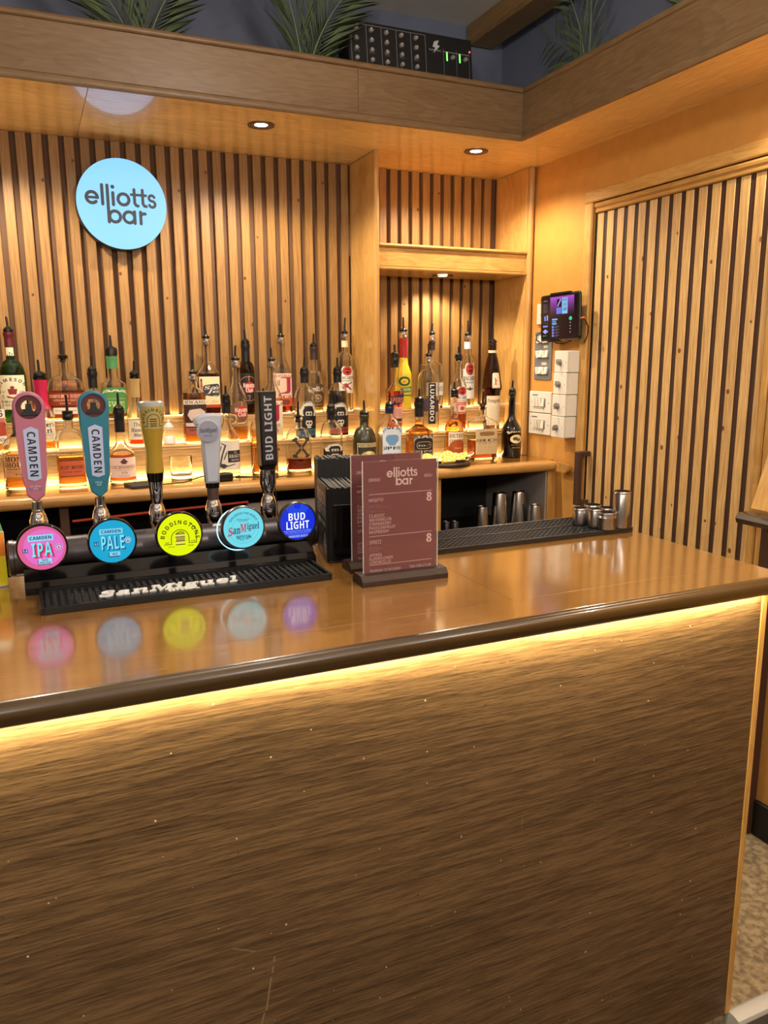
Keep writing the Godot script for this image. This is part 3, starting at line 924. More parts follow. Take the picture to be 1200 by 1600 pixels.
func make_screen() -> Image:
	var im := Image.create_empty(256, 224, false, Image.FORMAT_RGBA8)
	im.fill(hexc("1a1015"))
	for y in 110:   # the player's own violet backdrop
		im.fill_rect(Rect2i(66, y, 172, 1), hexc("b85cd8").lerp(hexc("1e1219"), y / 110.0))
	im.fill_rect(Rect2i(66, 110, 190, 114), hexc("1e1219"))
	im.fill_rect(Rect2i(116, 14, 32, 42), hexc("1c1426"))
	stroke(im, [Vector2(122, 50), Vector2(142, 18)], 8, hexc("c0a8f0"))
	im.fill_rect(Rect2i(112, 60, 36, 34), hexc("6c84e8"))
	im.fill_rect(Rect2i(152, 10, 40, 86), hexc("8cc8f4"))
	put(im, "2I", Rect2(160, 64, 26, 14), hexc("1c3460"), 1)
	put(im, "LIVE SET", Rect2(156, 16, 30, 10), hexc("1c3460"), 1)
	put(im, "vol", Rect2(158, 30, 26, 26), hexc("5c8cc0"), 1)
	for k in [[118, 40, "7fb0f8"], [130, 30, "5c90e8"], [142, 34, "6cc0e8"]]:
		im.fill_rect(Rect2i(80, k[0], k[1], 9), hexc(k[2]))
	for y in [158, 174, 190, 206]:
		im.fill_rect(Rect2i(80, y, 14, 12), hexc("7f90f0"))
		put(im, "track title", Rect2(98, y + 1, 34, 6), hexc("b0b8e8"), 0)
		put(im, "artist", Rect2(98, y + 8, 22, 5), hexc("8088b0"), 0)
	dot(im, Vector2(214, 124), 11, hexc("3cd89c"))
	for y in [146, 164, 180, 198]:
		dot(im, Vector2(212, y), 3.5, hexc("c8b8d8"))
	put(im, "Library", Rect2(18, 12, 28, 8), hexc("d0c8e0"), 1)
	for y in [34, 46, 60, 72]:
		put(im, "playlist", Rect2(16, y, 30, 7), hexc("8fa0f0"), 0)
	im.fill_rect(Rect2i(22, 100, 12, 26), hexc("7f90f0"))
	im.fill_rect(Rect2i(40, 96, 10, 30), hexc("7fb0f8"))
	put(im, "now playing", Rect2(20, 136, 30, 6), hexc("9080a0"), 0)
	im.fill_rect(Rect2i(12, 152, 36, 10), hexc("7f90f0"))
	dot(im, Vector2(30, 186), 12, hexc("a8b4ff"))
	dot(im, Vector2(16, 186), 4, hexc("d0d0f0"))
	dot(im, Vector2(46, 186), 4, hexc("d0d0f0"))
	put(im, "00:42", Rect2(12, 206, 26, 7), hexc("3cd89c"), 1)
	return im


func make_mixer() -> Image:
	var im := Image.create_empty(640, 400, false, Image.FORMAT_RGBA8)
	im.fill(hexc("17171a"))
	var ln := hexc("7c7c80")
	for k in 6:
		stroke(im, [Vector2(12 + k * 76, 10), Vector2(12 + k * 76, 330)], 3, ln)
	stroke(im, [Vector2(12, 10), Vector2(392, 10)], 3, ln)
	for k in 5:
		for j in 4:
			put(im, ["GAIN", "HI", "MID", "LOW"][j], Rect2(26 + k * 76, 22 + j * 52, 26, 8), ln, 0)
	stroke(im, [Vector2(488, 70), Vector2(628, 70)], 5, ln)
	stroke(im, [Vector2(488, 180), Vector2(628, 180)], 2, ln)
	for x in [488, 558, 628]:
		stroke(im, [Vector2(x, 56), Vector2(x, 300)], 2, ln)
	shape2(im, [Vector2(440, 30), Vector2(466, 22), Vector2(456, 44), Vector2(470, 48), Vector2(434, 84), Vector2(444, 58), Vector2(430, 56)], hexc("c8c8cc"))
	put(im, "ELECTRIC", Rect2(412, 66, 64, 8), hexc("a8a8ac"), 1)
	return im


func make_leaflet() -> Image:
	var im := Image.create_empty(128, 192, false, Image.FORMAT_RGBA8)
	im.fill(hexc("14161e"))
	put(im, "ROCK", Rect2(8, 20, 112, 34), hexc("b8a8b8"), 1)
	put(im, "FUTURE", Rect2(8, 58, 112, 28), hexc("8c9cb0"), 1)
	im.fill_rect(Rect2i(16, 94, 44, 14), hexc("5c8ca0"))
	im.fill_rect(Rect2i(64, 94, 50, 14), hexc("a0a080"))
	for k in 10:
		stroke(im, [Vector2(70 + (k * 37) % 40, 116 + k * 4), Vector2(84 + (k * 53) % 40, 124 + k * 5)], 5, hexc("c0c8d0"))
	put(im, "every friday", Rect2(20, 172, 80, 9), hexc("8c8c94"), 0)
	return im


func make_sign() -> Image:
	var im := Image.create_empty(512, 512, false, Image.FORMAT_RGBA8)
	im.fill(hexc("80c6fa"))
	bar_name(im, Vector2(50, 268), 79, hexc("20262e"))
	return im


# ---------------------------------------------------------------- materials
func make_textures():
	var r := RandomNumberGenerator.new()
	r.seed = 11
	var knots := []
	for i in 9:
		knots.append([r.randf_range(0.08, 0.92), r.randf(), r.randf_range(0.0035, 0.0085), 1.25])
	var w := wood(320, 1344, 3, Vector2(0.30, 1.3), Color(0.69, 0.53, 0.35), Color(0.92, 0.76, 0.53), 0.016, 0.04, 0.004, 0.002, 0.15, 0.28, knots)
	tex.pine = w[0]
	tex.pine_h = w[1]
	# the bar front: oak-like board, with specks of old paint and a few scratches
	var marks := []
	for i in 170:
		var c := Color(0.93, 0.9, 0.84) if r.randf() < 0.8 else Color(0.2, 0.12, 0.06)
		marks.append([r.randf_range(4, 1020), r.randf_range(4, 2040), r.randf_range(0.5, 1.5), c])
	for k in [[390, 940, 432, 952, 3], [438, 956, 496, 966, 3], [506, 969, 516, 970, 3], [526, 972, 534, 973, 3], [556, 940, 574, 904, 2], [640, 1460, 668, 1462, 1]]:
		marks.append([k[0], k[1], k[2], k[3], k[4], Color(0.53, 0.45, 0.36)])
	w = wood(1024, 2048, 21, Vector2(1.06, 2.12), Color(0.25, 0.185, 0.115), Color(0.46, 0.36, 0.24), 0.035, 0.05, 0.006, 0.0024, 0.6, 0.3, [], marks)
	tex.oak = w[0]
	tex.oak_h = w[1]
	w = wood(448, 1024, 33, Vector2(0.6, 2.0), Color(0.82, 0.66, 0.42), Color(0.96, 0.82, 0.56), 0.05, 0.25, 0.012, 0.004, 0.1, 0.35, [])
	tex.deal = w[0]
	tex.deal_h = w[1]
	tex.labels = to_tex(make_labels())
	tex.badges = to_tex(make_badges())
	tex.menu = to_tex(make_menu())
	tex.handles = to_tex(make_handles())
	tex.screen = to_tex(make_screen())
	tex.mixer = to_tex(make_mixer())
	tex.leaflet = to_tex(make_leaflet())
	tex.sign = to_tex(make_sign())
	for k in [["carpet", 0.02, 6], ["plaster", 0.02, 4]]:
		var n := FastNoiseLite.new()
		n.seed = 5
		n.frequency = k[1]
		n.fractal_octaves = k[2]
		var t := NoiseTexture2D.new()
		t.width = 512
		t.height = 512
		t.seamless = true
		t.noise = n
		tex[k[0] + "_h"] = t
		var g := Gradient.new()
		var c0 := Color(0.47, 0.41, 0.31) if k[0] == "carpet" else Color(0.965, 0.965, 0.965)
		var c1 := Color(0.66, 0.585, 0.45) if k[0] == "carpet" else Color(1, 1, 1)
		g.colors = PackedColorArray([c0, c1])
		g.offsets = PackedFloat32Array([0.2, 0.75])
		var t2 := t.duplicate() as NoiseTexture2D
		t2.color_ramp = g
		tex[k[0]] = t2


func mat(called: String, color: Color, rough := 0.5, metal := 0.0) -> StandardMaterial3D:
	var m := StandardMaterial3D.new()
	m.resource_name = called
	m.albedo_color = color
	m.roughness = rough
	m.metallic = metal
	mats[called] = m
	return m


func wood_mat(called: String, t: String, tint: Color, rough: float, size: Vector2, relief := 0.02, coat := 0.0):
	var m := mat(called, tint, rough)
	m.albedo_texture = tex[t]
	m.uv1_scale = Vector3(1.0 / size.x, 1.0 / size.y, 1)
	if relief > 0:
		m.heightmap_enabled = true
		m.heightmap_texture = tex[t + "_h"]
		m.heightmap_scale = relief
	if coat > 0:
		m.clearcoat_enabled = true
		m.clearcoat = coat
		m.clearcoat_roughness = 0.06


func glow_mat(called: String, color: Color, energy: float) -> StandardMaterial3D:
	var m := mat(called, Color(0.8, 0.8, 0.8), 0.5)
	m.emission_enabled = true
	m.emission = color
	m.emission_energy_multiplier = energy
	return m


func liquid_mat(called: String, color: Color, ior := 0.033):
	var m := mat(called, Color(color, 0.0), 0.0)
	m.refraction_enabled = true
	m.refraction_scale = ior
	m.transparency = BaseMaterial3D.TRANSPARENCY_ALPHA


func print_mat(called: String, t: String, rough := 0.5, glow := 0.0, cut := false):
	var m := mat(called, Color.WHITE, rough)
	m.albedo_texture = tex[t]
	m.texture_repeat = false
	if cut:
		m.transparency = BaseMaterial3D.TRANSPARENCY_ALPHA_SCISSOR
		m.alpha_scissor_threshold = 0.5
	if glow > 0:
		m.albedo_color = Color(0.25, 0.25, 0.25)
		m.emission_enabled = true
		m.emission = Color.WHITE
		m.emission_operator = BaseMaterial3D.EMISSION_OP_MULTIPLY
		m.emission_texture = tex[t]
		m.emission_energy_multiplier = glow


func make_materials():
	wood_mat("slat", "pine", Color(0.72, 0.665, 0.54), 0.42, Vector2(0.30, 1.3), 0.015)
	wood_mat("door_slat", "pine", Color(0.98, 0.98, 0.93), 0.42, Vector2(0.30, 1.3), 0.015)
	wood_mat("varnished", "deal", Color(0.85, 0.78, 0.66), 0.28, Vector2(0.5, 1.4), 0.01, 0.6)
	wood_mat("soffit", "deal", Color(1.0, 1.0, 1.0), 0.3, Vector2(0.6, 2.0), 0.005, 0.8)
	wood_mat("bar_top", "deal", Color(0.61, 0.52, 0.37), 0.15, Vector2(0.62, 2.4), 0.004, 1.0)
	mats.bar_top.metallic_specular = 1.0
	mats.bar_top.clearcoat_roughness = 0.1
	wood_mat("lipping", "deal", Color(0.28, 0.25, 0.19), 0.28, Vector2(0.4, 1.8), 0.004, 1.0)  # dark tint puts the shade of the bar nose into the wood colour
	wood_mat("bar_front", "oak", Color(1.0, 1.0, 1.0), 0.5, Vector2(1.06, 2.12), 0.03)
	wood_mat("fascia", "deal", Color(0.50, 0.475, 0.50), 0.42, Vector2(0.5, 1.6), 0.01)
	wood_mat("step", "pine", Color(0.92, 0.90, 0.84), 0.4, Vector2(0.4, 1.4), 0.01)
	wood_mat("trim_wood", "deal", Color(0.80, 0.72, 0.60), 0.35, Vector2(0.4, 1.6), 0.008, 0.4)
	wood_mat("edge_wood", "deal", Color(0.86, 0.79, 0.66), 0.4, Vector2(0.4, 1.6), 0.01)
	wood_mat("beam", "deal", Color(0.6, 0.56, 0.52), 0.55, Vector2(0.5, 1.2), 0.1)
	wood_mat("menu_foot", "oak", Color(0.52, 0.44, 0.44), 0.5, Vector2(0.3, 0.6), 0.01)
	wood_mat("board_wood", "oak", Color(0.5, 0.42, 0.36), 0.5, Vector2(0.3, 0.6), 0.01)
	mat("slat_back", Color(0.37, 0.25, 0.165), 0.7)
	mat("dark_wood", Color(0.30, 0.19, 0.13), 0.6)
	mat("door_back", Color(0.25, 0.145, 0.085), 0.7)
	var o := mat("orange_paint", Color(0.79, 0.57, 0.28), 0.45)
	o.albedo_texture = tex.plaster
	o.uv1_triplanar = true
	o.uv1_scale = Vector3(1.2, 1.2, 1.2)
	mat("navy_paint", Color(0.42, 0.45, 0.54), 0.8)
	mat("ceiling_paint", Color(0.85, 0.83, 0.80), 0.85)
	mat("room_paint", Color(0.60, 0.56, 0.52), 0.85)
	var c := mat("carpet", Color(1, 1, 1), 0.95)
	c.albedo_texture = tex.carpet
	c.uv1_triplanar = true
	c.uv1_scale = Vector3(3.2, 3.2, 3.2)
	mat("dark_floor", Color(0.16, 0.13, 0.12), 0.6)
	mat("black_skirting", Color(0.06, 0.06, 0.065), 0.5)
	mat("nosing", Color(0.78, 0.78, 0.78), 0.4, 0.3)
	mat("chrome", Color(0.86, 0.86, 0.88), 0.06, 1.0)
	mat("brushed_steel", Color(0.70, 0.69, 0.68), 0.22, 1.0)
	mat("dull_steel", Color(0.36, 0.35, 0.37), 0.34, 1.0)
	mat("bronze", Color(0.42, 0.34, 0.32), 0.4, 0.6)
	mat("black_plastic", Color(0.05, 0.05, 0.055), 0.3)
	mat("black_gloss", Color(0.035, 0.035, 0.045), 0.12)
	mat("rubber", Color(0.12, 0.125, 0.135), 0.26)
	mat("white_plastic", Color(0.86, 0.84, 0.80), 0.35)
	mat("white_paint", Color(0.68, 0.71, 0.77), 0.4)
	mat("grey_plate", Color(0.46, 0.46, 0.48), 0.5, 0.3)
	mat("switch_grey", Color(0.50, 0.48, 0.45), 0.45)
	mat("mark_dark", Color(0.2, 0.19, 0.18), 0.6)
	mat("tape", Color(0.74, 0.71, 0.64), 0.5)
	mat("cabinet_grey", Color(0.56, 0.53, 0.51), 0.6)
	mat("cabinet_dark", Color(0.085, 0.085, 0.10), 0.6)
	mat("tube_red", Color(0.80, 0.28, 0.16), 0.4)
	mat("cable", Color(0.05, 0.05, 0.055), 0.5)
	mat("copper", Color(0.80, 0.48, 0.28), 0.35, 0.8)
	mat("pink_enamel", Color(0.70, 0.44, 0.54), 0.3)
	mat("teal_enamel", Color(0.17, 0.47, 0.57), 0.3)
	mat("maroon", Color(0.33, 0.10, 0.16), 0.5)
	mat("ink", Color(0.07, 0.08, 0.11), 0.5)
	mat("beer_gold", Color(0.66, 0.55, 0.20), 0.12)
	mat("beer_foam", Color(0.66, 0.68, 0.68), 0.15)
	mat("paper_black", Color(0.055, 0.06, 0.08), 0.6)
	mat("paper_edge", Color(0.50, 0.49, 0.48), 0.7)
	mat("lemon_peel", Color(0.90, 0.68, 0.08), 0.45)
	mat("lemon_pith", Color(0.96, 0.92, 0.70), 0.5)
	mat("lemon_flesh", Color(0.93, 0.74, 0.16), 0.3)
	mat("leaf_green", Color(0.46, 0.54, 0.39), 0.5)
	mat("slate", Color(0.16, 0.16, 0.17), 0.6)
	mat("screw", Color(0.5, 0.48, 0.44), 0.35, 0.8)
	for k in [["red_dark", "5c1c24"], ["magenta", "c21f4e"], ["wrap_green", "4c8a58"], ["wrap_tan", "b89a62"], ["wrap_black", "17171a"], ["wrap_cream", "efe2b8"], ["wrap_white", "f0f0f0"], ["wrap_red", "b02a2c"], ["wrap_blue", "1f2440"], ["wrap_dark", "3a2a26"]]:
		mat(k[0], hexc(k[1]), 0.3)
	# glass and what is in it
	var g := mat("clear_glass", Color(1, 1, 1, 0.03), 0.0)
	g.transparency = BaseMaterial3D.TRANSPARENCY_ALPHA
	var ac := mat("acrylic", Color(1, 1, 1, 0.02), 0.02)
	ac.transparency = BaseMaterial3D.TRANSPARENCY_ALPHA
	liquid_mat("bottle_glass", Color(0.985, 0.99, 0.985), 0.05)
	liquid_mat("glass_solid", Color(0.98, 0.99, 0.98), 0.05)
	liquid_mat("green_glass", Color(0.16, 0.46, 0.18), 0.05)
	liquid_mat("olive_glass", Color(0.30, 0.31, 0.18), 0.05)
	liquid_mat("brown_glass", Color(0.30, 0.16, 0.07), 0.05)
	liquid_mat("blue_liquid", Color(0.30, 0.62, 0.92))
	liquid_mat("amber", Color(0.98, 0.68, 0.30))
	liquid_mat("amber_deep", Color(0.90, 0.45, 0.18))
	liquid_mat("rose_amber", Color(0.95, 0.52, 0.30))
	liquid_mat("red_liquid", Color(0.92, 0.30, 0.12))
	liquid_mat("orange_liquid", Color(1.0, 0.42, 0.14))
	liquid_mat("yellow_liquid", Color(0.98, 0.80, 0.16))
	liquid_mat("dark_red", Color(0.42, 0.10, 0.07))
	mat("black_liquid", Color(0.05, 0.02, 0.025), 0.15)
	mat("yellow_opaque", Color(0.93, 0.83, 0.22), 0.2)
	mat("baileys_glass", Color(0.045, 0.03, 0.028), 0.1)
	mat("frosted_olive", Color(0.17, 0.165, 0.10), 0.32)
	for k in ["baileys_glass", "frosted_olive", "black_liquid", "yellow_opaque", "pink_enamel", "teal_enamel", "beer_gold", "beer_foam"]:
		mats[k].clearcoat_enabled = true
		mats[k].clearcoat = 0.5
		mats[k].clearcoat_roughness = 0.1
	print_mat("label", "labels", 0.5, 0.0, true)
	print_mat("badge_face", "badges", 0.3, 1.0)
	print_mat("menu_print", "menu", 0.6)
	print_mat("handle_print", "handles", 0.4)
	print_mat("screen_glow", "screen", 0.15, 0.9)
	print_mat("mixer_print", "mixer", 0.5)
	print_mat("leaflet_print", "leaflet", 0.4)
	print_mat("sign_face", "sign", 0.4, 1.25)
	glow_mat("bulb_warm", Color(1.0, 0.86, 0.66), 14.0)
	glow_mat("bulb_room", Color(1.0, 0.945, 0.88), 4.0)
	glow_mat("led_warm", Color(1.0, 0.86, 0.60), 5.0)
	glow_mat("led_bar", Color(1.0, 0.88, 0.62), 2.0)
	glow_mat("badge_ring", Color(0.62, 0.92, 1.0), 1.2)
	glow_mat("led_green", Color(0.3, 1.0, 0.2), 1.5)
	glow_mat("led_red", Color(1.0, 0.1, 0.2), 1.2)


# ---------------------------------------------------------------- lights that need a fitting
func strip_light(parent: Node, size: Vector2, at: Vector3, rot: Vector3, color: Color, energy: float):
	var a := AreaLight3D.new()
	a.name = "strip_light"
	a.area_size = size
	a.light_color = color
	a.light_energy = energy
	a.shadow_enabled = true
	a.set("area_range", 12.0)
	a.set("area_attenuation", 2.0)
	a.position = at
	a.rotation = rot
	parent.add_child(a, true)


func downlight(at: Vector3, label: String, energy: float, color: Color, angle := 74.0, group := "downlights in the wooden soffit", room := false):
	var t := thing("downlight", label, "light", at, 0.0, group)
	# a dark ring, a recessed cone and a bright lamp, all hanging a few millimetres below the board
	part("ring", lathe_mesh([[0.034, -0.0045], [0.0475, -0.0045], [0.0475, -0.001]], 36, false, false), mats.bronze, t)
	part("reflector", lathe_mesh([[0.023, -0.0012], [0.0345, -0.0044]], 36, false, false), mats.bronze, t)
	part("lamp", lathe_mesh([[0.0001, -0.003], [0.016, -0.0028], [0.023, -0.0012]], 36, false, false), mats.bulb_room if room else mats.bulb_warm, t)
	var s := SpotLight3D.new()
	s.name = "downlight_spot"
	s.position = Vector3(0, -0.022, 0)
	s.rotation_degrees = Vector3(-90, 0, 0)
	s.spot_angle = angle
	s.spot_angle_attenuation = 0.5
	s.spot_range = 12
	s.spot_attenuation = 2.0
	s.light_size = 0.02
	s.light_color = color
	s.light_energy = energy
	s.shadow_enabled = true
	t.add_child(s, true)


func build_lamps():
	var warm := Color(1.0, 0.925, 0.81)
	downlight(Vector3(0.827, 2.383, -2.905), "recessed downlight in the wooden soffit right of the round sign", 1.05, warm)
	downlight(Vector3(1.714, 2.383, -2.920), "recessed downlight in the soffit above the corner niche", 0.9, warm)
	downlight(Vector3(-0.06, 2.383, -2.905), "recessed downlight in the soffit left of the round sign", 1.05, warm)
	downlight(Vector3(1.955, 2.383, -1.55), "recessed downlight in the side soffit over the slatted door", 0.6, warm)
	downlight(Vector3(1.955, 2.383, -0.62), "recessed downlight in the side soffit over the open hatch", 0.6, warm)
	downlight(Vector3(1.717, 1.929, -3.20), "small recessed downlight under the boxed shelf in the niche", 0.35, warm, 70.0)
	# opal globes hang over the customers' side; their glints lie along the bar's edge
	var globes := [[-1.15, 0.05, "the one at the left", ROOM, 2.12], [-0.35, 0.55, "second from the left", ROOM, 2.12], [0.75, 0.35, "third from the left", ROOM, 2.12], [1.45, 0.0, "the one at the right", ROOM, 2.12], [0.7, -1.5, "an unseen high one added to brighten the ceiling", 0.5, 2.66]]  # last globe is added out of view to brighten ceiling and fascia
	for g in globes:
		var t := thing("pendant_lamp", "opal globe pendant lamp of the barroom, %s" % g[2], "light", Vector3(g[0], g[4], g[1]), 0.0, "globe pendants of the barroom")
		part("globe", lathe_mesh(globe_profile(0.09), 32), mats.bulb_room, t)
		part("cap", lathe_mesh([[0.03, 0.086], [0.028, 0.11], [0.01, 0.12]], 20), mats.bronze, t)
		part("cord", tube_mesh([Vector3(0, 0.12, 0), Vector3(0, 0.2, 0), Vector3(0, 3.019 - g[4], 0)], 0.003), mats.cable, t)
		var o := OmniLight3D.new()
		o.name = "globe_light"
		o.light_color = Color(1.0, 0.945, 0.88)
		o.light_energy = g[3]
		o.light_size = 0.08
		o.omni_range = 12
		o.omni_attenuation = 2.0
		o.shadow_enabled = true
		t.add_child(o, true)


func globe_profile(r: float) -> Array:
	var out := []
	for i in 17:
		var a := -PI / 2 + PI * i / 16
		out.append([maxf(0.0005, r * cos(a)), r * sin(a)])
	return out


# ---------------------------------------------------------------- the room
# pts: [z, y] corners of a profile that runs along x from x0 to x1
func sweep_x(pts: Array, x0: float, x1: float, off := Vector2.ZERO, soft := true) -> ArrayMesh:
	var st := begin()
	var poly := PackedVector2Array(pts)
	var area := 0.0
	for i in poly.size():
		area += poly[i].cross(poly[(i + 1) % poly.size()])
	if area < 0:
		poly.reverse()
	var n := poly.size()
	var g := 1
	var run := 0.0
	for i in n:
		var p := poly[i]
		var q := poly[(i + 1) % n]
		var before := p - poly[(i + n - 1) % n]
		if not soft or absf(before.angle_to(q - p)) > 0.7:
			g += 1
		var l := p.distance_to(q)
		quad(st, Vector3(x0, p.y, p.x), Vector3(x1, p.y, p.x), Vector3(x1, q.y, q.x), Vector3(x0, q.y, q.x), Vector2(run, x0) + off, Vector2(run, x1) + off, Vector2(run + l, x1) + off, Vector2(run + l, x0) + off, g)
		run += l
	var idx := Geometry2D.triangulate_polygon(poly)
	for i in range(0, idx.size(), 3):
		var a := poly[idx[i]]
		var b := poly[idx[i + 1]]
		var c := poly[idx[i + 2]]
		if (b - a).cross(c - a) < 0:
			var t: Vector2 = b
			b = c
			c = t
		tri(st, Vector3(x0, a.y, a.x), Vector3(x0, b.y, b.x), Vector3(x0, c.y, c.x), a, b, c, 900)
		tri(st, Vector3(x1, a.y, a.x), Vector3(x1, c.y, c.x), Vector3(x1, b.y, b.x), a, c, b, 901)
	return done(st)


func slab(called: String, lo: Vector3, hi: Vector3, m: Material, parent: Node, grain := 1, off := Vector2.ZERO, bev := 0.001, label := "") -> MeshInstance3D:
	var c := (lo + hi) / 2
	c.y = lo.y
	return part(called, box_mesh(lo - c, hi - c, bev, grain, off + Vector2(c.x + c.z, c.x * 0.37 + c.y)), m, parent, c, Vector3.ZERO, label)


func build_room():
	var f := structure("floor", "beige scuffed floor behind the bar and dark floor before it")
	slab("dark_boards", Vector3(-3.3, -0.1, -1.125), Vector3(2.2, -0.004, 2.7), mats.dark_floor, f, 1, Vector2.ZERO, 0.0)
	slab("carpet", Vector3(-3.3, -0.1, -3.5), Vector3(2.2, 0.0, -1.172), mats.carpet, f, 1, Vector2.ZERO, 0.0)
	part("threshold_strip", sweep_x([Vector2(-1.1715, -0.1), Vector2(-1.1255, -0.1), Vector2(-1.1255, -0.012), Vector2(-1.132, 0.001), Vector2(-1.145, 0.005), Vector2(-1.162, 0.005), Vector2(-1.1715, 0.0)], 1.43, 2.1), mats.nosing, f, Vector3.ZERO, Vector3.ZERO, "pale worn threshold strip")
	var c := structure("ceiling", "pale grey ceiling above the bar")
	slab("plaster", Vector3(-3.3, 3.02, -3.5), Vector3(2.2, 3.12, 2.7), mats.ceiling_paint, c, 1, Vector2.ZERO, 0.0)
	slab("ceiling_beam", Vector3(1.905, 2.935, -3.35), Vector3(2.045, 3.019, 2.6), mats.beam, c, 2, Vector2.ZERO, 0.012, "dark wooden ceiling beam along the side wall")
	var l := structure("wall_left")
	slab("plaster", Vector3(-3.3, 0, -3.5), Vector3(-3.2, 3.02, 2.7), mats.room_paint, l, 1, Vector2.ZERO, 0.0)
	var w := structure("wall_front")
	slab("plaster", Vector3(-3.2, 0, 2.6), Vector3(2.1, 3.02, 2.7), mats.room_paint, w, 1, Vector2.ZERO, 0.0)
	var r := structure("wall_right", "orange painted side wall, navy above the soffit")
	slab("orange_wall", Vector3(2.1, 0, -3.5), Vector3(2.2, 2.42, -2.647), mats.orange_paint, r, 1, Vector2.ZERO, 0.0)
	slab("orange_wall", Vector3(2.1, 2.169, -2.647), Vector3(2.2, 2.42, -1.795), mats.orange_paint, r, 1, Vector2.ZERO, 0.0)
	slab("orange_wall", Vector3(2.1, 0, -1.795), Vector3(2.2, 2.42, 2.7), mats.orange_paint, r, 1, Vector2.ZERO, 0.0)
	slab("navy_wall", Vector3(2.1, 2.42, -3.5), Vector3(2.2, 3.02, 2.7), mats.navy_paint, r, 1, Vector2.ZERO, 0.0)
	slab("door_reveal", Vector3(2.16, 0, -2.647), Vector3(2.2, 2.169, -1.795), mats.dark_wood, r, 1, Vector2.ZERO, 0.0)
	var b := structure("baseboard_right", "tall black skirting at the foot of the orange wall")
	slab("skirting", Vector3(2.085, 0.0, -1.672), Vector3(2.0995, 0.125, 1.5), mats.black_skirting, b, 2, Vector2.ZERO, 0.003)


# ---------------------------------------------------------------- the wooden soffit with its upstand, round two sides
func build_bulkhead():
	var t := structure("trim_1", "boxed wooden soffit with a veneered upstand running round the corner")
	slab("soffit_board", Vector3(-1.6, 2.383, -3.345), Vector3(0.24, 2.402, -2.736), mats.soffit, t, 0, Vector2(0.1, 0.3))
	slab("soffit_board", Vector3(0.2412, 2.383, -3.345), Vector3(2.0995, 2.402, -2.736), mats.soffit, t, 0, Vector2(0.33, 0.9))
	slab("soffit_board", Vector3(1.809, 2.383, -2.7355), Vector3(2.0995, 2.402, 0.6), mats.soffit, t, 2, Vector2(0.2, 0.1))
	slab("soffit_deck", Vector3(-1.6, 2.44, -3.34), Vector3(2.098, 2.452, -2.76), mats.cabinet_dark, t, 0)
	slab("soffit_deck", Vector3(1.83, 2.44, -2.758), Vector3(2.098, 2.452, 0.6), mats.cabinet_dark, t, 2)
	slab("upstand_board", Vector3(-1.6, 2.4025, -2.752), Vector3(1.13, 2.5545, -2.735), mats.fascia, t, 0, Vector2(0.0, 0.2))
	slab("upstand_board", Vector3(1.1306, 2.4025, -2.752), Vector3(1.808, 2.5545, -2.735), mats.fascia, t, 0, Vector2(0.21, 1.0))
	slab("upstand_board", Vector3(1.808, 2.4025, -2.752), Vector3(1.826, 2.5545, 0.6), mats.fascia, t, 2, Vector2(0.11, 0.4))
	var cap := [Vector2(-2.757, 2.555), Vector2(-2.733, 2.555), Vector2(-2.729, 2.558), Vector2(-2.727, 2.564), Vector2(-2.729, 2.571), Vector2(-2.735, 2.576), Vector2(-2.757, 2.576)]
	part("cap_moulding", sweep_x(cap, -1.6, 1.802), mats.fascia, t)
	var bead := [Vector2(-2.735, 2.383), Vector2(-2.726, 2.383), Vector2(-2.723, 2.388), Vector2(-2.722, 2.396), Vector2(-2.725, 2.405), Vector2(-2.735, 2.411)]
	part("bead_moulding", sweep_x(bead, -1.6, 1.797), mats.fascia, t)
	# the same two mouldings along the side: local x runs towards the viewer
	var turn := func(p: Array, d: float) -> Array:
		var out := []
		for q in p:
			out.append(Vector2(-(q.x + 2.735) + d, q.y))
		return out
	part("cap_moulding", sweep_x(turn.call(cap, 0.0), -0.6, 2.727), mats.fascia, t, Vector3(1.808, 0, 0), Vector3(0, PI / 2, 0))
	part("bead_moulding", sweep_x(turn.call(bead, 0.0), -0.6, 2.722), mats.fascia, t, Vector3(1.808, 0, 0), Vector3(0, PI / 2, 0))


func slat_mesh(w: float, h: float, d: float, variant: int) -> ArrayMesh:
	var key := "slat%f%f%f%d" % [w, h, d, variant]
	if not shared.has(key):
		var r := RandomNumberGenerator.new()
		r.seed = 100 + variant
		shared[key] = box_mesh(Vector3(-w / 2, 0, 0), Vector3(w / 2, h, d), 0.0018, 1, Vector2(r.randf() * 0.3, r.randf() * 1.3))
	return shared[key]


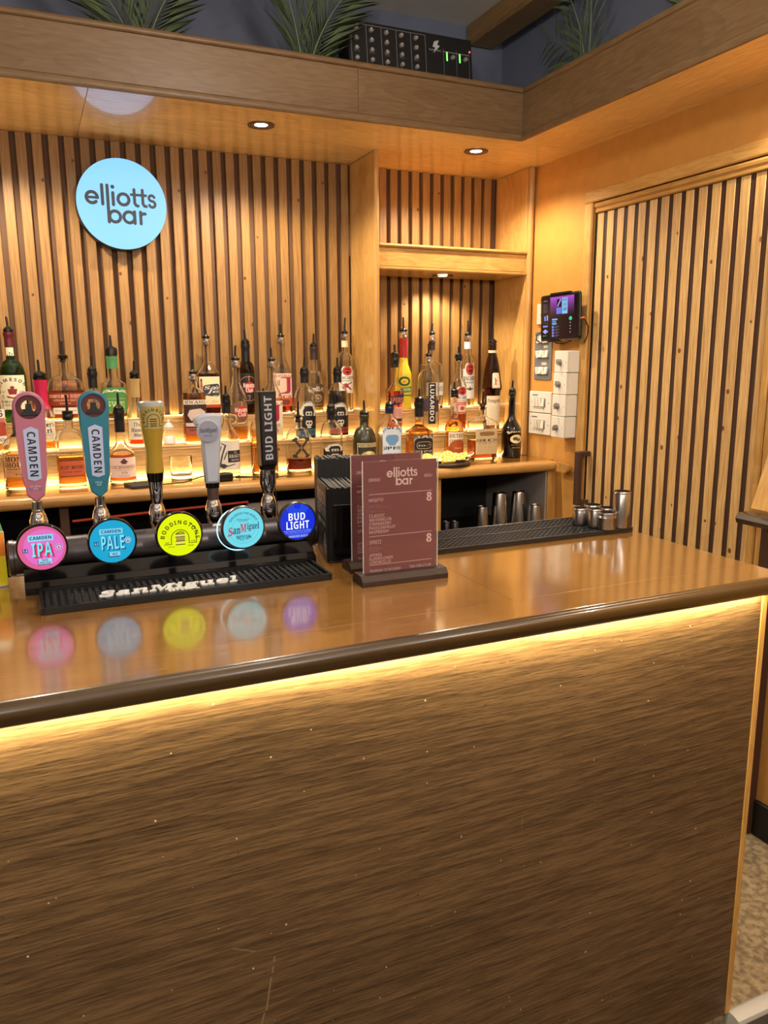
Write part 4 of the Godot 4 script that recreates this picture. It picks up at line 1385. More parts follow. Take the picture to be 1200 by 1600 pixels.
func build_back_wall():
	var t := structure("wall_back", "back wall clad in upright pine slats on dark board")
	slab("navy_wall", Vector3(-3.2, 0, -3.5), Vector3(2.1, 3.02, -3.358), mats.navy_paint, t, 1, Vector2.ZERO, 0.0)
	slab("backing_board", Vector3(-1.6, 1.0, -3.3575), Vector3(2.0995, 2.383, -3.346), mats.slat_back, t, 1, Vector2.ZERO, 0.0)
	for k in range(-15, 24):
		var w := 0.0348 if k < 23 else 0.033
		var wiggle := rng.randf_range(-0.0012, 0.0012)
		part("slat", slat_mesh(w, 1.038, 0.0205, posmod(k * 5, 9)), mats.slat, t, Vector3(0.0284 + 0.0548 * k + 0.0174 + wiggle, 1.345, -3.3458))
	for j in range(-3, 10):
		if 1.521 + 0.0535 * j < 1.352:
			continue
		part("slat", slat_mesh(0.0352, 1.038, 0.0205, posmod(j * 5 + 40, 9)), mats.slat, t, Vector3(1.521 + 0.0535 * j + 0.0176, 1.345, -3.3458))
	# the corner niche: side panels and their rounded edge trims
	var n := structure("trim_2", "wooden side panels and rounded trims framing the corner niche")
	slab("side_panel", Vector3(1.328, 1.1265, -3.325), Vector3(1.350, 2.382, -3.072), mats.varnished, n, 1, Vector2(0.1, 0.2), 0.003)
	slab("side_panel", Vector3(2.064, 1.1265, -3.325), Vector3(2.0990, 2.382, -3.072), mats.varnished, n, 1, Vector2(0.3, 0.5), 0.002)
	part("edge_trim", lathe_mesh([[0.0125, 1.1265], [0.0125, 2.382]], 18), mats.trim_wood, n, Vector3(1.339, 0, -3.068))
	part("edge_trim", lathe_mesh([[0.015, 1.1265], [0.015, 2.382]], 18), mats.trim_wood, n, Vector3(2.082, 0, -3.066))
	var s := thing("boxed_shelf", "boxed wooden shelf with rounded edges across the corner niche", "shelf", Vector3(0, 0, 0))
	slab("front_board", Vector3(1.3515, 1.945, -3.086), Vector3(2.0635, 2.017, -3.071), mats.varnished, s, 0, Vector2(0.05, 0.3))
	slab("top_board", Vector3(1.3515, 2.0175, -3.324), Vector3(2.0635, 2.030, -3.075), mats.varnished, s, 0)
	slab("bottom_board", Vector3(1.3515, 1.930, -3.324), Vector3(2.0635, 1.9445, -3.075), mats.varnished, s, 0, Vector2(0.2, 0.6))
	part("bead_moulding", sweep_x([Vector2(-3.075, 2.0175), Vector2(-3.064, 2.019), Vector2(-3.060, 2.025), Vector2(-3.062, 2.031), Vector2(-3.069, 2.034), Vector2(-3.075, 2.034)], 1.3515, 2.066), mats.trim_wood, s)
	part("bead_moulding", sweep_x([Vector2(-3.075, 1.930), Vector2(-3.066, 1.930), Vector2(-3.062, 1.934), Vector2(-3.063, 1.941), Vector2(-3.075, 1.9445)], 1.3515, 2.066), mats.trim_wood, s)


func build_door_wall():
	var d := structure("door_1", "door clad in upright pale pine slats on dark board, in the orange wall")
	slab("door_board", Vector3(2.108, 0.02, -2.637), Vector3(2.158, 2.165, -1.803), mats.door_back, d, 1, Vector2.ZERO, 0.0)
	for k in 15:
		var z0 := -2.635 + 0.0577 * k
		var w := 0.0372 if k < 14 else 0.0235
		part("slat", slat_mesh(w, 2.10, 0.0032, posmod(k * 7 + 3, 9) + 20), mats.door_slat, d, Vector3(2.1077, 0.025, z0 + w / 2), Vector3(0, -PI / 2, 0))
	slab("gap_shade", Vector3(2.104, 0.02, -2.6468), Vector3(2.109, 2.168, -2.6375), mats.black_skirting, d, 1, Vector2.ZERO, 0.0)  # black strip added to carry the shade of the door gap
	var rail := [Vector2(2.1078, 2.127), Vector2(2.100, 2.127), Vector2(2.095, 2.130), Vector2(2.094, 2.138), Vector2(2.098, 2.142), Vector2(2.089, 2.148), Vector2(2.087, 2.156), Vector2(2.092, 2.163), Vector2(2.1078, 2.164)]
	var flip := []
	for p in rail:
		flip.append(Vector2(p.x, p.y))
	part("top_moulding", sweep_x(flip, 1.803, 2.637), mats.edge_wood, d, Vector3.ZERO, Vector3(0, PI / 2, 0))
	# pull handle standing off the door near its far edge
	var h := part("pull_handle", box_mesh(Vector3(-0.012, 0, -0.014), Vector3(0.012, 0.224, 0.014), 0.003), mats.door_back, d, Vector3(2.05, 0.965, -2.62), Vector3.ZERO, "dark wooden pull handle")
	for y in [0.0, 0.204]:
		part("handle_arm", box_mesh(Vector3(0.0125, y, -0.014), Vector3(0.0495, y + 0.020, 0.014), 0.002), mats.door_back, h)
	var a := structure("trim_3", "pine architrave round the slatted door")
	slab("architrave", Vector3(2.086, 0.0, -2.697), Vector3(2.0995, 2.168, -2.650), mats.edge_wood, a, 1, Vector2(0.1, 0.2), 0.004)
	slab("architrave", Vector3(2.086, 2.1685, -2.697), Vector3(2.0995, 2.214, -1.724), mats.edge_wood, a, 2, Vector2(0.2, 0.7), 0.004)
	slab("architrave", Vector3(2.086, 0.0, -1.790), Vector3(2.0995, 2.168, -1.765), mats.edge_wood, a, 1, Vector2(0.3, 0.1), 0.004)
	slab("architrave", Vector3(2.088, 0.0, -1.762), Vector3(2.0995, 2.168, -1.720), mats.edge_wood, a, 1, Vector2(0.05, 0.4), 0.004)


# ---------------------------------------------------------------- counters
func nose(z_back: float, z_front: float, y0: float, y1: float) -> Array:
	var r := (y1 - y0) / 2
	var out := [Vector2(z_back, y0), Vector2(z_front - r, y0)]
	for i in range(1, 12):
		var t := -PI / 2 + PI * i / 12
		out.append(Vector2(z_front - r + r * cos(t), (y0 + y1) / 2 + r * sin(t)))
	out += [Vector2(z_front - r, y1), Vector2(z_back, y1)]
	return out


func build_back_counter():
	var t := thing("back_counter", "back counter with a rounded wooden worktop and open cupboards under it", "counter")
	slab("worktop", Vector3(-1.6, 1.083, -3.345), Vector3(2.099, BACK, -2.86), mats.bar_top, t, 0, Vector2(0.2, 0.4))
	part("worktop_edge", sweep_x(nose(-2.8595, -2.80, 1.083, BACK), -1.6, 2.075, Vector2(0.3, 0.1)), mats.trim_wood, t)
	part("worktop_edge", sweep_x(nose(-2.79, -2.715, 1.085, 1.123), 2.066, 2.0845, Vector2(0.3, 0.1)), mats.trim_wood, t)
	slab("back_panel", Vector3(-1.6, 0.01, -3.345), Vector3(2.099, 1.082, -3.33), mats.cabinet_dark, t)
	slab("lower_shelf", Vector3(-1.6, 0.78, -3.329), Vector3(2.03, 0.80, -2.83), mats.cabinet_dark, t, 0)
	slab("divider_post", Vector3(0.060, 0.01, -2.9), Vector3(0.090, 1.082, -2.855), mats.dark_wood, t, 1, Vector2.ZERO, 0.002)
	slab("divider_post", Vector3(1.465, 0.01, -2.9), Vector3(1.535, 1.082, -2.855), mats.trim_wood, t, 1, Vector2(0.1, 0.3), 0.002)
	slab("divider_post", Vector3(2.052, 0.01, -2.9), Vector3(2.098, 1.082, -2.83), mats.trim_wood, t, 1, Vector2(0.25, 0.6), 0.002)
	slab("side_lining", Vector3(2.043, 0.801, -3.329), Vector3(2.051, 1.082, -2.835), mats.cabinet_grey, t, 1, Vector2.ZERO, 0.001, "grey side lining")
	slab("cupboard_door", Vector3(0.715, 0.05, -2.885), Vector3(1.46, 1.035, -2.865), mats.cabinet_grey, t, 1, Vector2.ZERO, 0.003, "grey cupboard door")
	slab("fridge_door", Vector3(0.095, 0.05, -2.885), Vector3(0.71, 1.0, -2.865), mats.black_gloss, t, 1, Vector2.ZERO, 0.003, "black glossy fridge door")
	slab("fridge_door", Vector3(-0.6, 0.05, -2.885), Vector3(0.055, 1.045, -2.865), mats.black_gloss, t, 1, Vector2.ZERO, 0.003)
	var h := tube_mesh([Vector3(0.1, 1.022, 0), Vector3(0.3, 1.030, 0), Vector3(0.5, 1.036, 0), Vector3(0.72, 1.042, 0)], 0.005)
	var p := part("red_tube", h, mats.tube_red, self, Vector3(0, 0, -2.872))  # thin red line drawn as a tube above the fridge door
	tag(p, "thin red tube running under the back counter", "hose")
	# two steps behind the bottles, in the wide bay and in the niche
	var spans := [[-1.6, 1.3265, "under the slats left of the niche"], [1.3515, 2.0630, "inside the corner niche"]]
	for s in spans:
		var lo := thing("display_step", "lower wooden bottle step %s" % s[2], "shelf", Vector3.ZERO, 0.0, "wooden bottle steps")
		slab("riser", Vector3(s[0], 1.126, -3.112), Vector3(s[1], 1.2295, -3.10), mats.step, lo, 0, Vector2(0.1, 0.3))
		slab("tread", Vector3(s[0], 1.23, -3.344), Vector3(s[1], 1.243, -3.098), mats.step, lo, 0, Vector2(0.25, 0.7), 0.002)
		var up := thing("display_step", "upper wooden bottle step %s" % s[2], "shelf", Vector3.ZERO, 0.0, "wooden bottle steps")
		slab("riser", Vector3(s[0], 1.244, -3.222), Vector3(s[1], 1.3295, -3.21), mats.step, up, 0, Vector2(0.3, 0.1))
		slab("tread", Vector3(s[0], 1.33, -3.344), Vector3(s[1], 1.343, -3.208), mats.step, up, 0, Vector2(0.05, 0.5), 0.002)
		var mid: float = (s[0] + s[1]) / 2
		var len: float = s[1] - s[0] - 0.01
		for k in [[1.1257, -3.094, "along the lower step"], [1.2435, -3.2035, "along the upper step"], [1.3435, -3.318, "behind the upper step's bottles"]]:
			var led := thing("led_strip", "warm white light strip %s %s" % [k[2], s[2]], "light", Vector3(mid, k[0], k[1]), 0.0, "light strips behind the bottles")
			part("glowing_strip", box_mesh(Vector3(-len / 2, 0, -0.003), Vector3(len / 2, 0.003, 0.003), 0.0), mats.led_warm, led)
			strip_light(led, Vector2(len, 0.006), Vector3(0, 0.0045, 0), Vector3(PI / 2, 0, 0), Color(1.0, 0.88, 0.66), (0.12 if k[0] < 1.2 else 0.10) * len)


# the bar's front lipping: rounded in front, hollowed behind for the light strip
func lip_profile() -> Array:
	var out := [Vector2(-1.1444, 1.070)]
	for i in 13:
		var t := -PI / 2 + PI * i / 12
		out.append(Vector2(-1.1415 + 0.0175 * cos(t), 1.089 + 0.019 * sin(t)))
	out.append(Vector2(-1.1444, TOP))
	return out


func build_bar():
	var t := thing("bar_counter", "long glossy wooden bar with a wood-grain front lit from under its lip", "counter")
	slab("top_board", Vector3(-1.6, 1.080, -1.835), Vector3(0.8228, TOP, -1.2365), mats.bar_top, t, 0, Vector2(0.05, 0.2), 0.0005)
	slab("top_board", Vector3(0.8234, 1.080, -1.835), Vector3(1.462, TOP, -1.2365), mats.bar_top, t, 0, Vector2(0.31, 0.9), 0.0005)
	slab("top_board", Vector3(-1.6, 1.0802, -1.236), Vector3(1.462, TOP, -1.1446), mats.bar_top, t, 0, Vector2(0.2, 0.55), 0.0005)
	part("front_lipping", sweep_x(lip_profile(), -1.6, 1.462, Vector2(0.1, 0.5)), mats.lipping, t, Vector3.ZERO, Vector3.ZERO, "rounded front lipping with shade put into its dark tint")
	part("front_panel", box_mesh(Vector3(-1.6, 0.0, -1.185), Vector3(1.4195, 1.0795, -1.165), 0.001, 0, Vector2(0.0, 0.7)), mats.bar_front, t)
	slab("panel_edge", Vector3(1.42, 0.0, -1.19), Vector3(1.436, 1.0795, -1.163), mats.edge_wood, t, 1, Vector2.ZERO, 0.001, "pale edge strip")
	slab("end_panel", Vector3(1.40, 0.0, -1.80), Vector3(1.4185, 1.0795, -1.1905), mats.dark_wood, t)
	slab("carcass", Vector3(-1.6, 0.0, -1.79), Vector3(1.3995, 1.0795, -1.1865), mats.cabinet_dark, t, 1, Vector2.ZERO, 0.0)
	var led := thing("led_strip", "warm light strip hidden under the front lip of the bar", "light", Vector3(-0.09, 1.0725, -1.1495))
	part("glowing_strip", box_mesh(Vector3(-1.5, 0.0, -0.004), Vector3(1.5, 0.0065, 0.004), 0.0), mats.led_bar, led)
	strip_light(led, Vector2(3.0, 0.008), Vector3(0, -0.0015, -0.002), Vector3(-PI / 2 + 0.5, 0, 0), Color(1.0, 0.90, 0.68), 2.0)
	# the hatch: a fixed end piece on the wall and the flap folded up against it
	var w := thing("hatch_ledge", "short rounded end of bar top fixed to the side wall", "counter")
	part("ledge", sweep_x([Vector2(1.949, 1.070), Vector2(1.962, 1.066), Vector2(2.0845, 1.066), Vector2(2.0845, 1.102), Vector2(1.962, 1.102), Vector2(1.949, 1.097), Vector2(1.943, 1.085)], 1.125, 1.716), mats.lipping, w, Vector3.ZERO, Vector3(0, PI / 2, 0))
	slab("dark_upright", Vector3(2.055, 0.001, -1.714), Vector3(2.0985, 1.0655, -1.674), mats.dark_wood, w, 1, Vector2.ZERO, 0.002)  # narrow dark upright strip on the wall below the ledge
	var f := thing("hatch_flap", "wooden bar flap folded up beside the slatted door", "flap", Vector3(1.918, 1.122, -1.65), 0.0)
	f.rotation = Vector3(0, 0, -0.31)
	part("flap_board", box_mesh(Vector3(0.0, 0.0, 0.0), Vector3(0.034, 0.44, 0.525), 0.008, 1), mats.varnished, f)


# ---------------------------------------------------------------- the beer font and its five taps
# convex outline around the origin: distance to the edge in direction t
func reach(poly: PackedVector2Array, c: Vector2, t: float) -> float:
	var d := Vector2(cos(t), sin(t))
	var best := 1e9
	for i in poly.size():
		var p := poly[i] - c
		var q := poly[(i + 1) % poly.size()] - c
		var e := q - p
		var den := d.cross(e)
		if absf(den) < 1e-9:
			continue
		var s := p.cross(e) / den
		var u := p.cross(d) / den
		if s > 0 and u >= -1e-6 and u <= 1.000001:
			best = minf(best, s)
	return best


func paddle_handle(font: Node3D, x: float, enamel: Material, which: int, tone: String):
	var h := part("tap_handle", null, enamel, font, Vector3(x, 0.158, -0.125), Vector3(0, 0, 0), tone)
	# outline: round head, sides drawing in, rounded foot
	var out := PackedVector2Array()
	var top := Vector2(0, 0.206)
	for i in 25:
		var t := deg_to_rad(-8 + 196.0 * i / 24)
		out.append(top + Vector2(cos(t), sin(t)) * 0.0325)
	out.append(Vector2(-0.0245, 0.032))
	for i in 6:
		var t := deg_to_rad(190 + 45.0 * i / 5)
		out.append(Vector2(0, 0.032) + Vector2(cos(t), sin(t)) * 0.0245)
	out.append(Vector2(-0.008, 0.0))
	out.append(Vector2(0.008, 0.0))
	for i in 6:
		var t := deg_to_rad(305 + 45.0 * i / 5)
		out.append(Vector2(0, 0.032) + Vector2(cos(t), sin(t)) * 0.0245)
	out.append(Vector2(0.0245, 0.032))
	var st := begin()
	var seg := 72
	var bev := 0.004
	var zf := 0.014
	for i in seg:
		var ps := []
		for k in [i, i + 1]:
			var t: float = TAU * k / seg
			var d := Vector2(cos(t), sin(t))
			var r := reach(out, top, t)
			var q := top + d * r
			var s := top + d * (r - bev)
			var a := top + d * 0.0255
			var hole := top + d * 0.0145
			ps.append([q, s, a, hole])
		var A: Array = ps[0]
		var B: Array = ps[1]
		var v3 := func(p: Vector2, z: float) -> Vector3: return Vector3(p.x, p.y, z)
		quad(st, v3.call(A[2], zf), v3.call(A[1], zf), v3.call(B[1], zf), v3.call(B[2], zf))
		quad(st, v3.call(A[1], zf), v3.call(A[0], zf - bev), v3.call(B[0], zf - bev), v3.call(B[1], zf), Vector2.ZERO, Vector2.ZERO, Vector2.ZERO, Vector2.ZERO, 3)
		quad(st, v3.call(A[0], zf - bev), v3.call(A[0], -zf + bev), v3.call(B[0], -zf + bev), v3.call(B[0], zf - bev), Vector2.ZERO, Vector2.ZERO, Vector2.ZERO, Vector2.ZERO, 4)
		quad(st, v3.call(A[0], -zf + bev), v3.call(A[1], -zf), v3.call(B[1], -zf), v3.call(B[0], -zf + bev), Vector2.ZERO, Vector2.ZERO, Vector2.ZERO, Vector2.ZERO, 5)
		quad(st, v3.call(A[1], -zf), v3.call(A[3], -zf), v3.call(B[3], -zf), v3.call(B[1], -zf))
		quad(st, v3.call(A[2], zf - 0.006), v3.call(A[2], zf), v3.call(B[2], zf), v3.call(B[2], zf - 0.006), Vector2.ZERO, Vector2.ZERO, Vector2.ZERO, Vector2.ZERO, 6)
		quad(st, v3.call(A[3], -zf), v3.call(A[3], zf - 0.006), v3.call(B[3], zf - 0.006), v3.call(B[3], -zf), Vector2.ZERO, Vector2.ZERO, Vector2.ZERO, Vector2.ZERO, 7)
	h.mesh = done(st)
	var rs := begin()
	for i in seg:
		var a := Vector2(cos(TAU * i / seg), sin(TAU * i / seg))
		var b := Vector2(cos(TAU * (i + 1) / seg), sin(TAU * (i + 1) / seg))
		var f := func(p: Vector2, r: float) -> Vector3: return Vector3(p.x * r, p.y * r, 0)
		quad(rs, f.call(a, 0.0145), f.call(a, 0.0254), f.call(b, 0.0254), f.call(b, 0.0145))
	part("ring_face", done(rs), mats.maroon, h, Vector3(0, 0.206, zf - 0.0055))
	# a bottle-neck outline standing in the opening
	var bottle := PackedVector2Array([Vector2(-0.0175, -0.0180), Vector2(0.0175, -0.0180), Vector2(0.0125, -0.0105), Vector2(0.0068, -0.006), Vector2(0.0058, 0.005), Vector2(0.0068, 0.0068), Vector2(-0.0068, 0.0068), Vector2(-0.0058, 0.005), Vector2(-0.0068, -0.006), Vector2(-0.0125, -0.0105)])
	part("bottle_silhouette", prism_mesh(bottle, zf - 0.0052, zf - 0.002, 0.0003), mats.ink, h, Vector3(0, 0.206, 0))
	# six-sided name plate, and small print below it
	var plate := PackedVector2Array([Vector2(0, -0.0585), Vector2(0.0135, -0.054), Vector2(0.0150, 0.052), Vector2(0, 0.0585), Vector2(-0.0150, 0.052), Vector2(-0.0135, -0.054)])
	var ps2 := begin()
	prism(ps2, plate, 0, 0.0012, 0.0002, 0, false, Rect2(0, 0, 112 / 512.0, 400 / 512.0))
	part("name_plate", done(ps2), mats.handle_print, h, Vector3(0, 0.106, zf + 0.0001))
	part("small_print", print_mesh(0.026, 0.012, Rect2(0.25, (160 if which == 1 else 240) / 512.0, 0.25, 60 / 512.0)), mats.handle_print, h, Vector3(0, 0.033, zf + 0.0004))


func chrome_tap(font: Node3D, x: float, tall := 0.158):
	# the tap body rises behind the bar: spout block, collar, waist and ferrule
	var p := [[0.017, 0.0], [0.019, 0.006], [0.019, 0.03], [0.015, 0.034], [0.015, 0.040], [0.0185, 0.046], [0.0205, 0.060], [0.0195, 0.078], [0.0150, 0.094], [0.0125, 0.098], [0.0125, 0.104], [0.0105, 0.106], [0.0105, tall - 0.035]]
	var t := part("tap", lathe_mesh(p, 28), mats.chrome, font, Vector3(x, 0.035, -0.125))
	part("tap_seal", lathe_mesh([[0.0156, 0.0345], [0.0156, 0.0395]], 28), mats.black_plastic, t)
	part("spout", tube_mesh(curve([Vector3(0, 0.02, -0.01), Vector3(0, 0.018, -0.035), Vector3(0, 0.0, -0.055), Vector3(0, -0.03, -0.058)], 10), 0.011, 0.008, 14), mats.chrome, t)


func badge(font: Node3D, x: float, y: float, k: int, r: float, label: String, rim: Material):
	var prof := [[0.030, 0.0], [r - 0.004, 0.002], [r, 0.006], [r + 0.0005, 0.016], [r - 0.001, 0.020], [r - 0.0035, 0.0205], [r - 0.004, 0.0185]]
	var b := part("badge_lamp", lathe_mesh(prof, 56, true, false), rim, font, Vector3(x, y, 0.078), Vector3(PI / 2, 0, 0), label)
	part("lit_face", disc_mesh(r - 0.0038, Rect2(k / 5.0, 0, 0.2, 1)), mats.badge_face, b, Vector3(0, 0.0188, 0), Vector3(-PI / 2, 0, 0))
	part("bracket", lathe_mesh([[0.009, -0.036], [0.009, 0.0]], 16), mats.chrome, b)


func build_beer_font():
	# base of the font stands on the bar top
	var t := thing("beer_font", "black and chrome beer font with five tap handles and five round lit badges", "beer font", Vector3(0, TOP, -1.733))
	part("base_box", sweep_x([Vector2(0.065, 0.0), Vector2(0.065, 0.014), Vector2(0.050, 0.024), Vector2(-0.06, 0.024), Vector2(-0.07, 0.0)], -0.04, 0.572, Vector2.ZERO, false), mats.black_gloss, t)
	for k in 5:
		part("bronze_plate", block(Vector3(0.022, 0.009, 0.002), 0.0008), mats.bronze, t, Vector3(0.055 + 0.115 * k, 0.003, 0.0655))  # row of small bronze-coloured plates along the base front
	part("front_board", sweep_x([Vector2(0.050, 0.0245), Vector2(0.046, 0.0245), Vector2(0.028, 0.046), Vector2(0.032, 0.046)], -0.04, 0.572, Vector2.ZERO, false), mats.black_gloss, t)
	part("bar_tube", lathe_mesh([[0.033, -0.068], [0.0385, -0.064], [0.0385, -0.056], [0.0365, -0.055], [0.0365, 0.582], [0.0385, 0.583], [0.0385, 0.591], [0.033, 0.595]], 44), mats.dull_steel, t, Vector3(0, 0.062, -0.01), Vector3(0, 0, -PI / 2))
	for x in [-0.02, 0.25, 0.55]:
		part("foot", lathe_mesh([[0.024, 0.0], [0.020, 0.006], [0.018, 0.03]], 24), mats.chrome, t, Vector3(x, 0.0005, -0.085))
	var bx := [-0.002, 0.129, 0.262, 0.398, 0.520]
	var hx := [-0.004, 0.126, 0.250, 0.381, 0.517]
	var names := ["pink lit badge", "turquoise lit badge", "yellow lit badge", "pale blue lit badge", "deep blue lit badge"]
	for k in 5:
		chrome_tap(t, hx[k], 0.158 if k < 2 else 0.150)
		var r: float = [0.0475, 0.0475, 0.0485, 0.0475, 0.044][k]
		badge(t, bx[k], [0.102, 0.102, 0.103, 0.105, 0.108][k], k, r, names[k], mats.dull_steel if k > 2 else mats.black_gloss)
	# a glowing back ring shows below the pale blue badge
	part("back_ring", lathe_mesh([[0.0455, 0.0], [0.0475, 0.0], [0.0475, 0.004], [0.0455, 0.004]], 56, false, false), mats.badge_ring, t, Vector3(0.392, 0.098, 0.071), Vector3(PI / 2, 0, 0))
	paddle_handle(t, hx[0], mats.pink_enamel, 0, "dusty pink paddle handle")
	paddle_handle(t, hx[1], mats.teal_enamel, 1, "teal paddle handle")
	# the third: a beer glass full to the brim
	var g := part("tap_handle", lathe_mesh([[0.0205, 0.045], [0.0205, 0.052], [0.0185, 0.080], [0.0195, 0.106], [0.0255, 0.146], [0.0285, 0.182], [0.0285, 0.187]], 36), mats.beer_gold, t, Vector3(hx[2], 0.162, -0.125), Vector3.ZERO, "tap handle shaped like a full beer glass")
	part("foam", lathe_mesh([[0.0286, 0.1871], [0.0292, 0.199], [0.0285, 0.2055], [0.024, 0.208]], 36), mats.beer_foam, g)
	part("collar", lathe_mesh([[0.017, 0.024], [0.0195, 0.0445]], 36), mats.black_gloss, g)
	part("ferrule", lathe_mesh([[0.0115, -0.03], [0.0125, -0.028], [0.0165, 0.0235]], 36), mats.chrome, g)
	part("brewery_print", wrap_mesh([[0.0262, 0.146], [0.0290, 0.180], [0.0294, 0.197]], 2.0, 1.0, 54.0, Rect2(0.25, 0, 0.25, 0.25)), mats.handle_print, g)
	# the fourth: a white curved handle with a beak to the left and a round badge
	var o := PackedVector2Array([Vector2(-0.0165, 0.046), Vector2(0.0155, 0.046), Vector2(0.0185, 0.10), Vector2(0.0225, 0.15), Vector2(0.0285, 0.203), Vector2(0.029, 0.207), Vector2(0.012, 0.2095), Vector2(-0.008, 0.2095), Vector2(-0.028, 0.206), Vector2(-0.036, 0.199), Vector2(-0.0375, 0.190), Vector2(-0.034, 0.1825), Vector2(-0.023, 0.179), Vector2(-0.0215, 0.15), Vector2(-0.0195, 0.10)])
	var w := part("tap_handle", prism_mesh(o, -0.014, 0.014, 0.005, true), mats.white_paint, t, Vector3(hx[3], 0.128, -0.125), Vector3.ZERO, "white beaked tap handle")
	part("collar", lathe_mesh([[0.016, 0.034], [0.0165, 0.0455]], 28), mats.black_gloss, w)
	part("ferrule", lathe_mesh([[0.0105, -0.012], [0.0125, 0.0], [0.0140, 0.0335]], 28), mats.bronze, w)
	var wb := part("round_badge", lathe_mesh([[0.0255, 0.0], [0.0265, 0.002], [0.0265, 0.005], [0.0245, 0.006]], 44), mats.white_paint, w, Vector3(-0.008, 0.170, 0.0142), Vector3(PI / 2, 0, 0))
	part("badge_print", disc_mesh(0.0243, Rect2(0.5, 0, 0.25, 0.25)), mats.handle_print, wb, Vector3(0, 0.0064, 0), Vector3(-PI / 2, 0, 0))
	# the fifth: a black slab with upright lettering
	var s := part("tap_handle", prism_mesh(PackedVector2Array([Vector2(-0.0205, 0.012), Vector2(0.0205, 0.012), Vector2(0.0225, 0.19), Vector2(-0.0225, 0.19)]), -0.016, 0.016, 0.0025), mats.black_plastic, t, Vector3(hx[4], 0.196, -0.125), Vector3(0, 0.12, 0), "black slab tap handle")
	part("name_print", print_mesh(0.034, 0.162, Rect2(0.75, 0, 112 / 512.0, 420 / 512.0)), mats.handle_print, s, Vector3(0, 0.103, 0.0166))
	part("foot", lathe_mesh([[0.0185, 0.002], [0.0215, 0.0118]], 28), mats.black_plastic, s)
	part("ferrule", lathe_mesh([[0.010, -0.064], [0.012, -0.058], [0.0195, -0.034], [0.0195, 0.0015]], 28), mats.chrome, s)


# a print wrapped round the front of a rounded body: prof = [[half width, y], ...] bottom to top, b_over_a, exponent n, half angle
func wrap_mesh(prof: Array, n: float, squash: float, half: float, uv: Rect2, seg := 14) -> ArrayMesh:
	var st := begin()
	var at := func(i: int, j: int) -> Vector3:
		var t := deg_to_rad(270 - half + 2 * half * j / seg)
		var cx := cos(t)
		var cz := -sin(t)
		var a: float = prof[i][0]
		return Vector3(signf(cx) * pow(absf(cx), 2.0 / n) * a, prof[i][1], signf(cz) * pow(absf(cz), 2.0 / n) * a * squash)
	var y0: float = prof[0][1]
	var y1: float = prof[-1][1]
	for i in prof.size() - 1:
		for j in seg:
			var va: float = 1 - (prof[i][1] - y0) / (y1 - y0)
			var vb: float = 1 - (prof[i + 1][1] - y0) / (y1 - y0)
			var f := func(u: float, v: float) -> Vector2: return uv.position + Vector2(u, v) * uv.size
			quad(st, at.call(i, j), at.call(i, j + 1), at.call(i + 1, j + 1), at.call(i + 1, j), f.call(float(j) / seg, va), f.call(float(j + 1) / seg, va), f.call(float(j + 1) / seg, vb), f.call(float(j) / seg, vb), 1)
	return done(st)


# ---------------------------------------------------------------- things on the bar
func many(called: String, m: Mesh, material: Material, places: Array, parent: Node):
	var mm := MultiMesh.new()
	mm.transform_format = MultiMesh.TRANSFORM_3D
	mm.mesh = m
	mm.instance_count = places.size()
	for i in places.size():
		mm.set_instance_transform(i, places[i])
	var o := MultiMeshInstance3D.new()
	o.name = numbered(called, parent)
	o.multimesh = mm
	o.material_override = material
	stuff(o)
	parent.add_child(o, true)


func text_mesh(text: String, size: float, depth: float, serif := false) -> TextMesh:
	var m := TextMesh.new()
	var f := SystemFont.new()
	f.font_names = PackedStringArray(["Droid Serif" if serif else "Droid Sans"])
	f.font_weight = 700
	m.font = f
	m.text = text
	m.font_size = 64
	m.pixel_size = size / 64.0
	m.depth = depth
	m.curve_step = 1.0
	return m


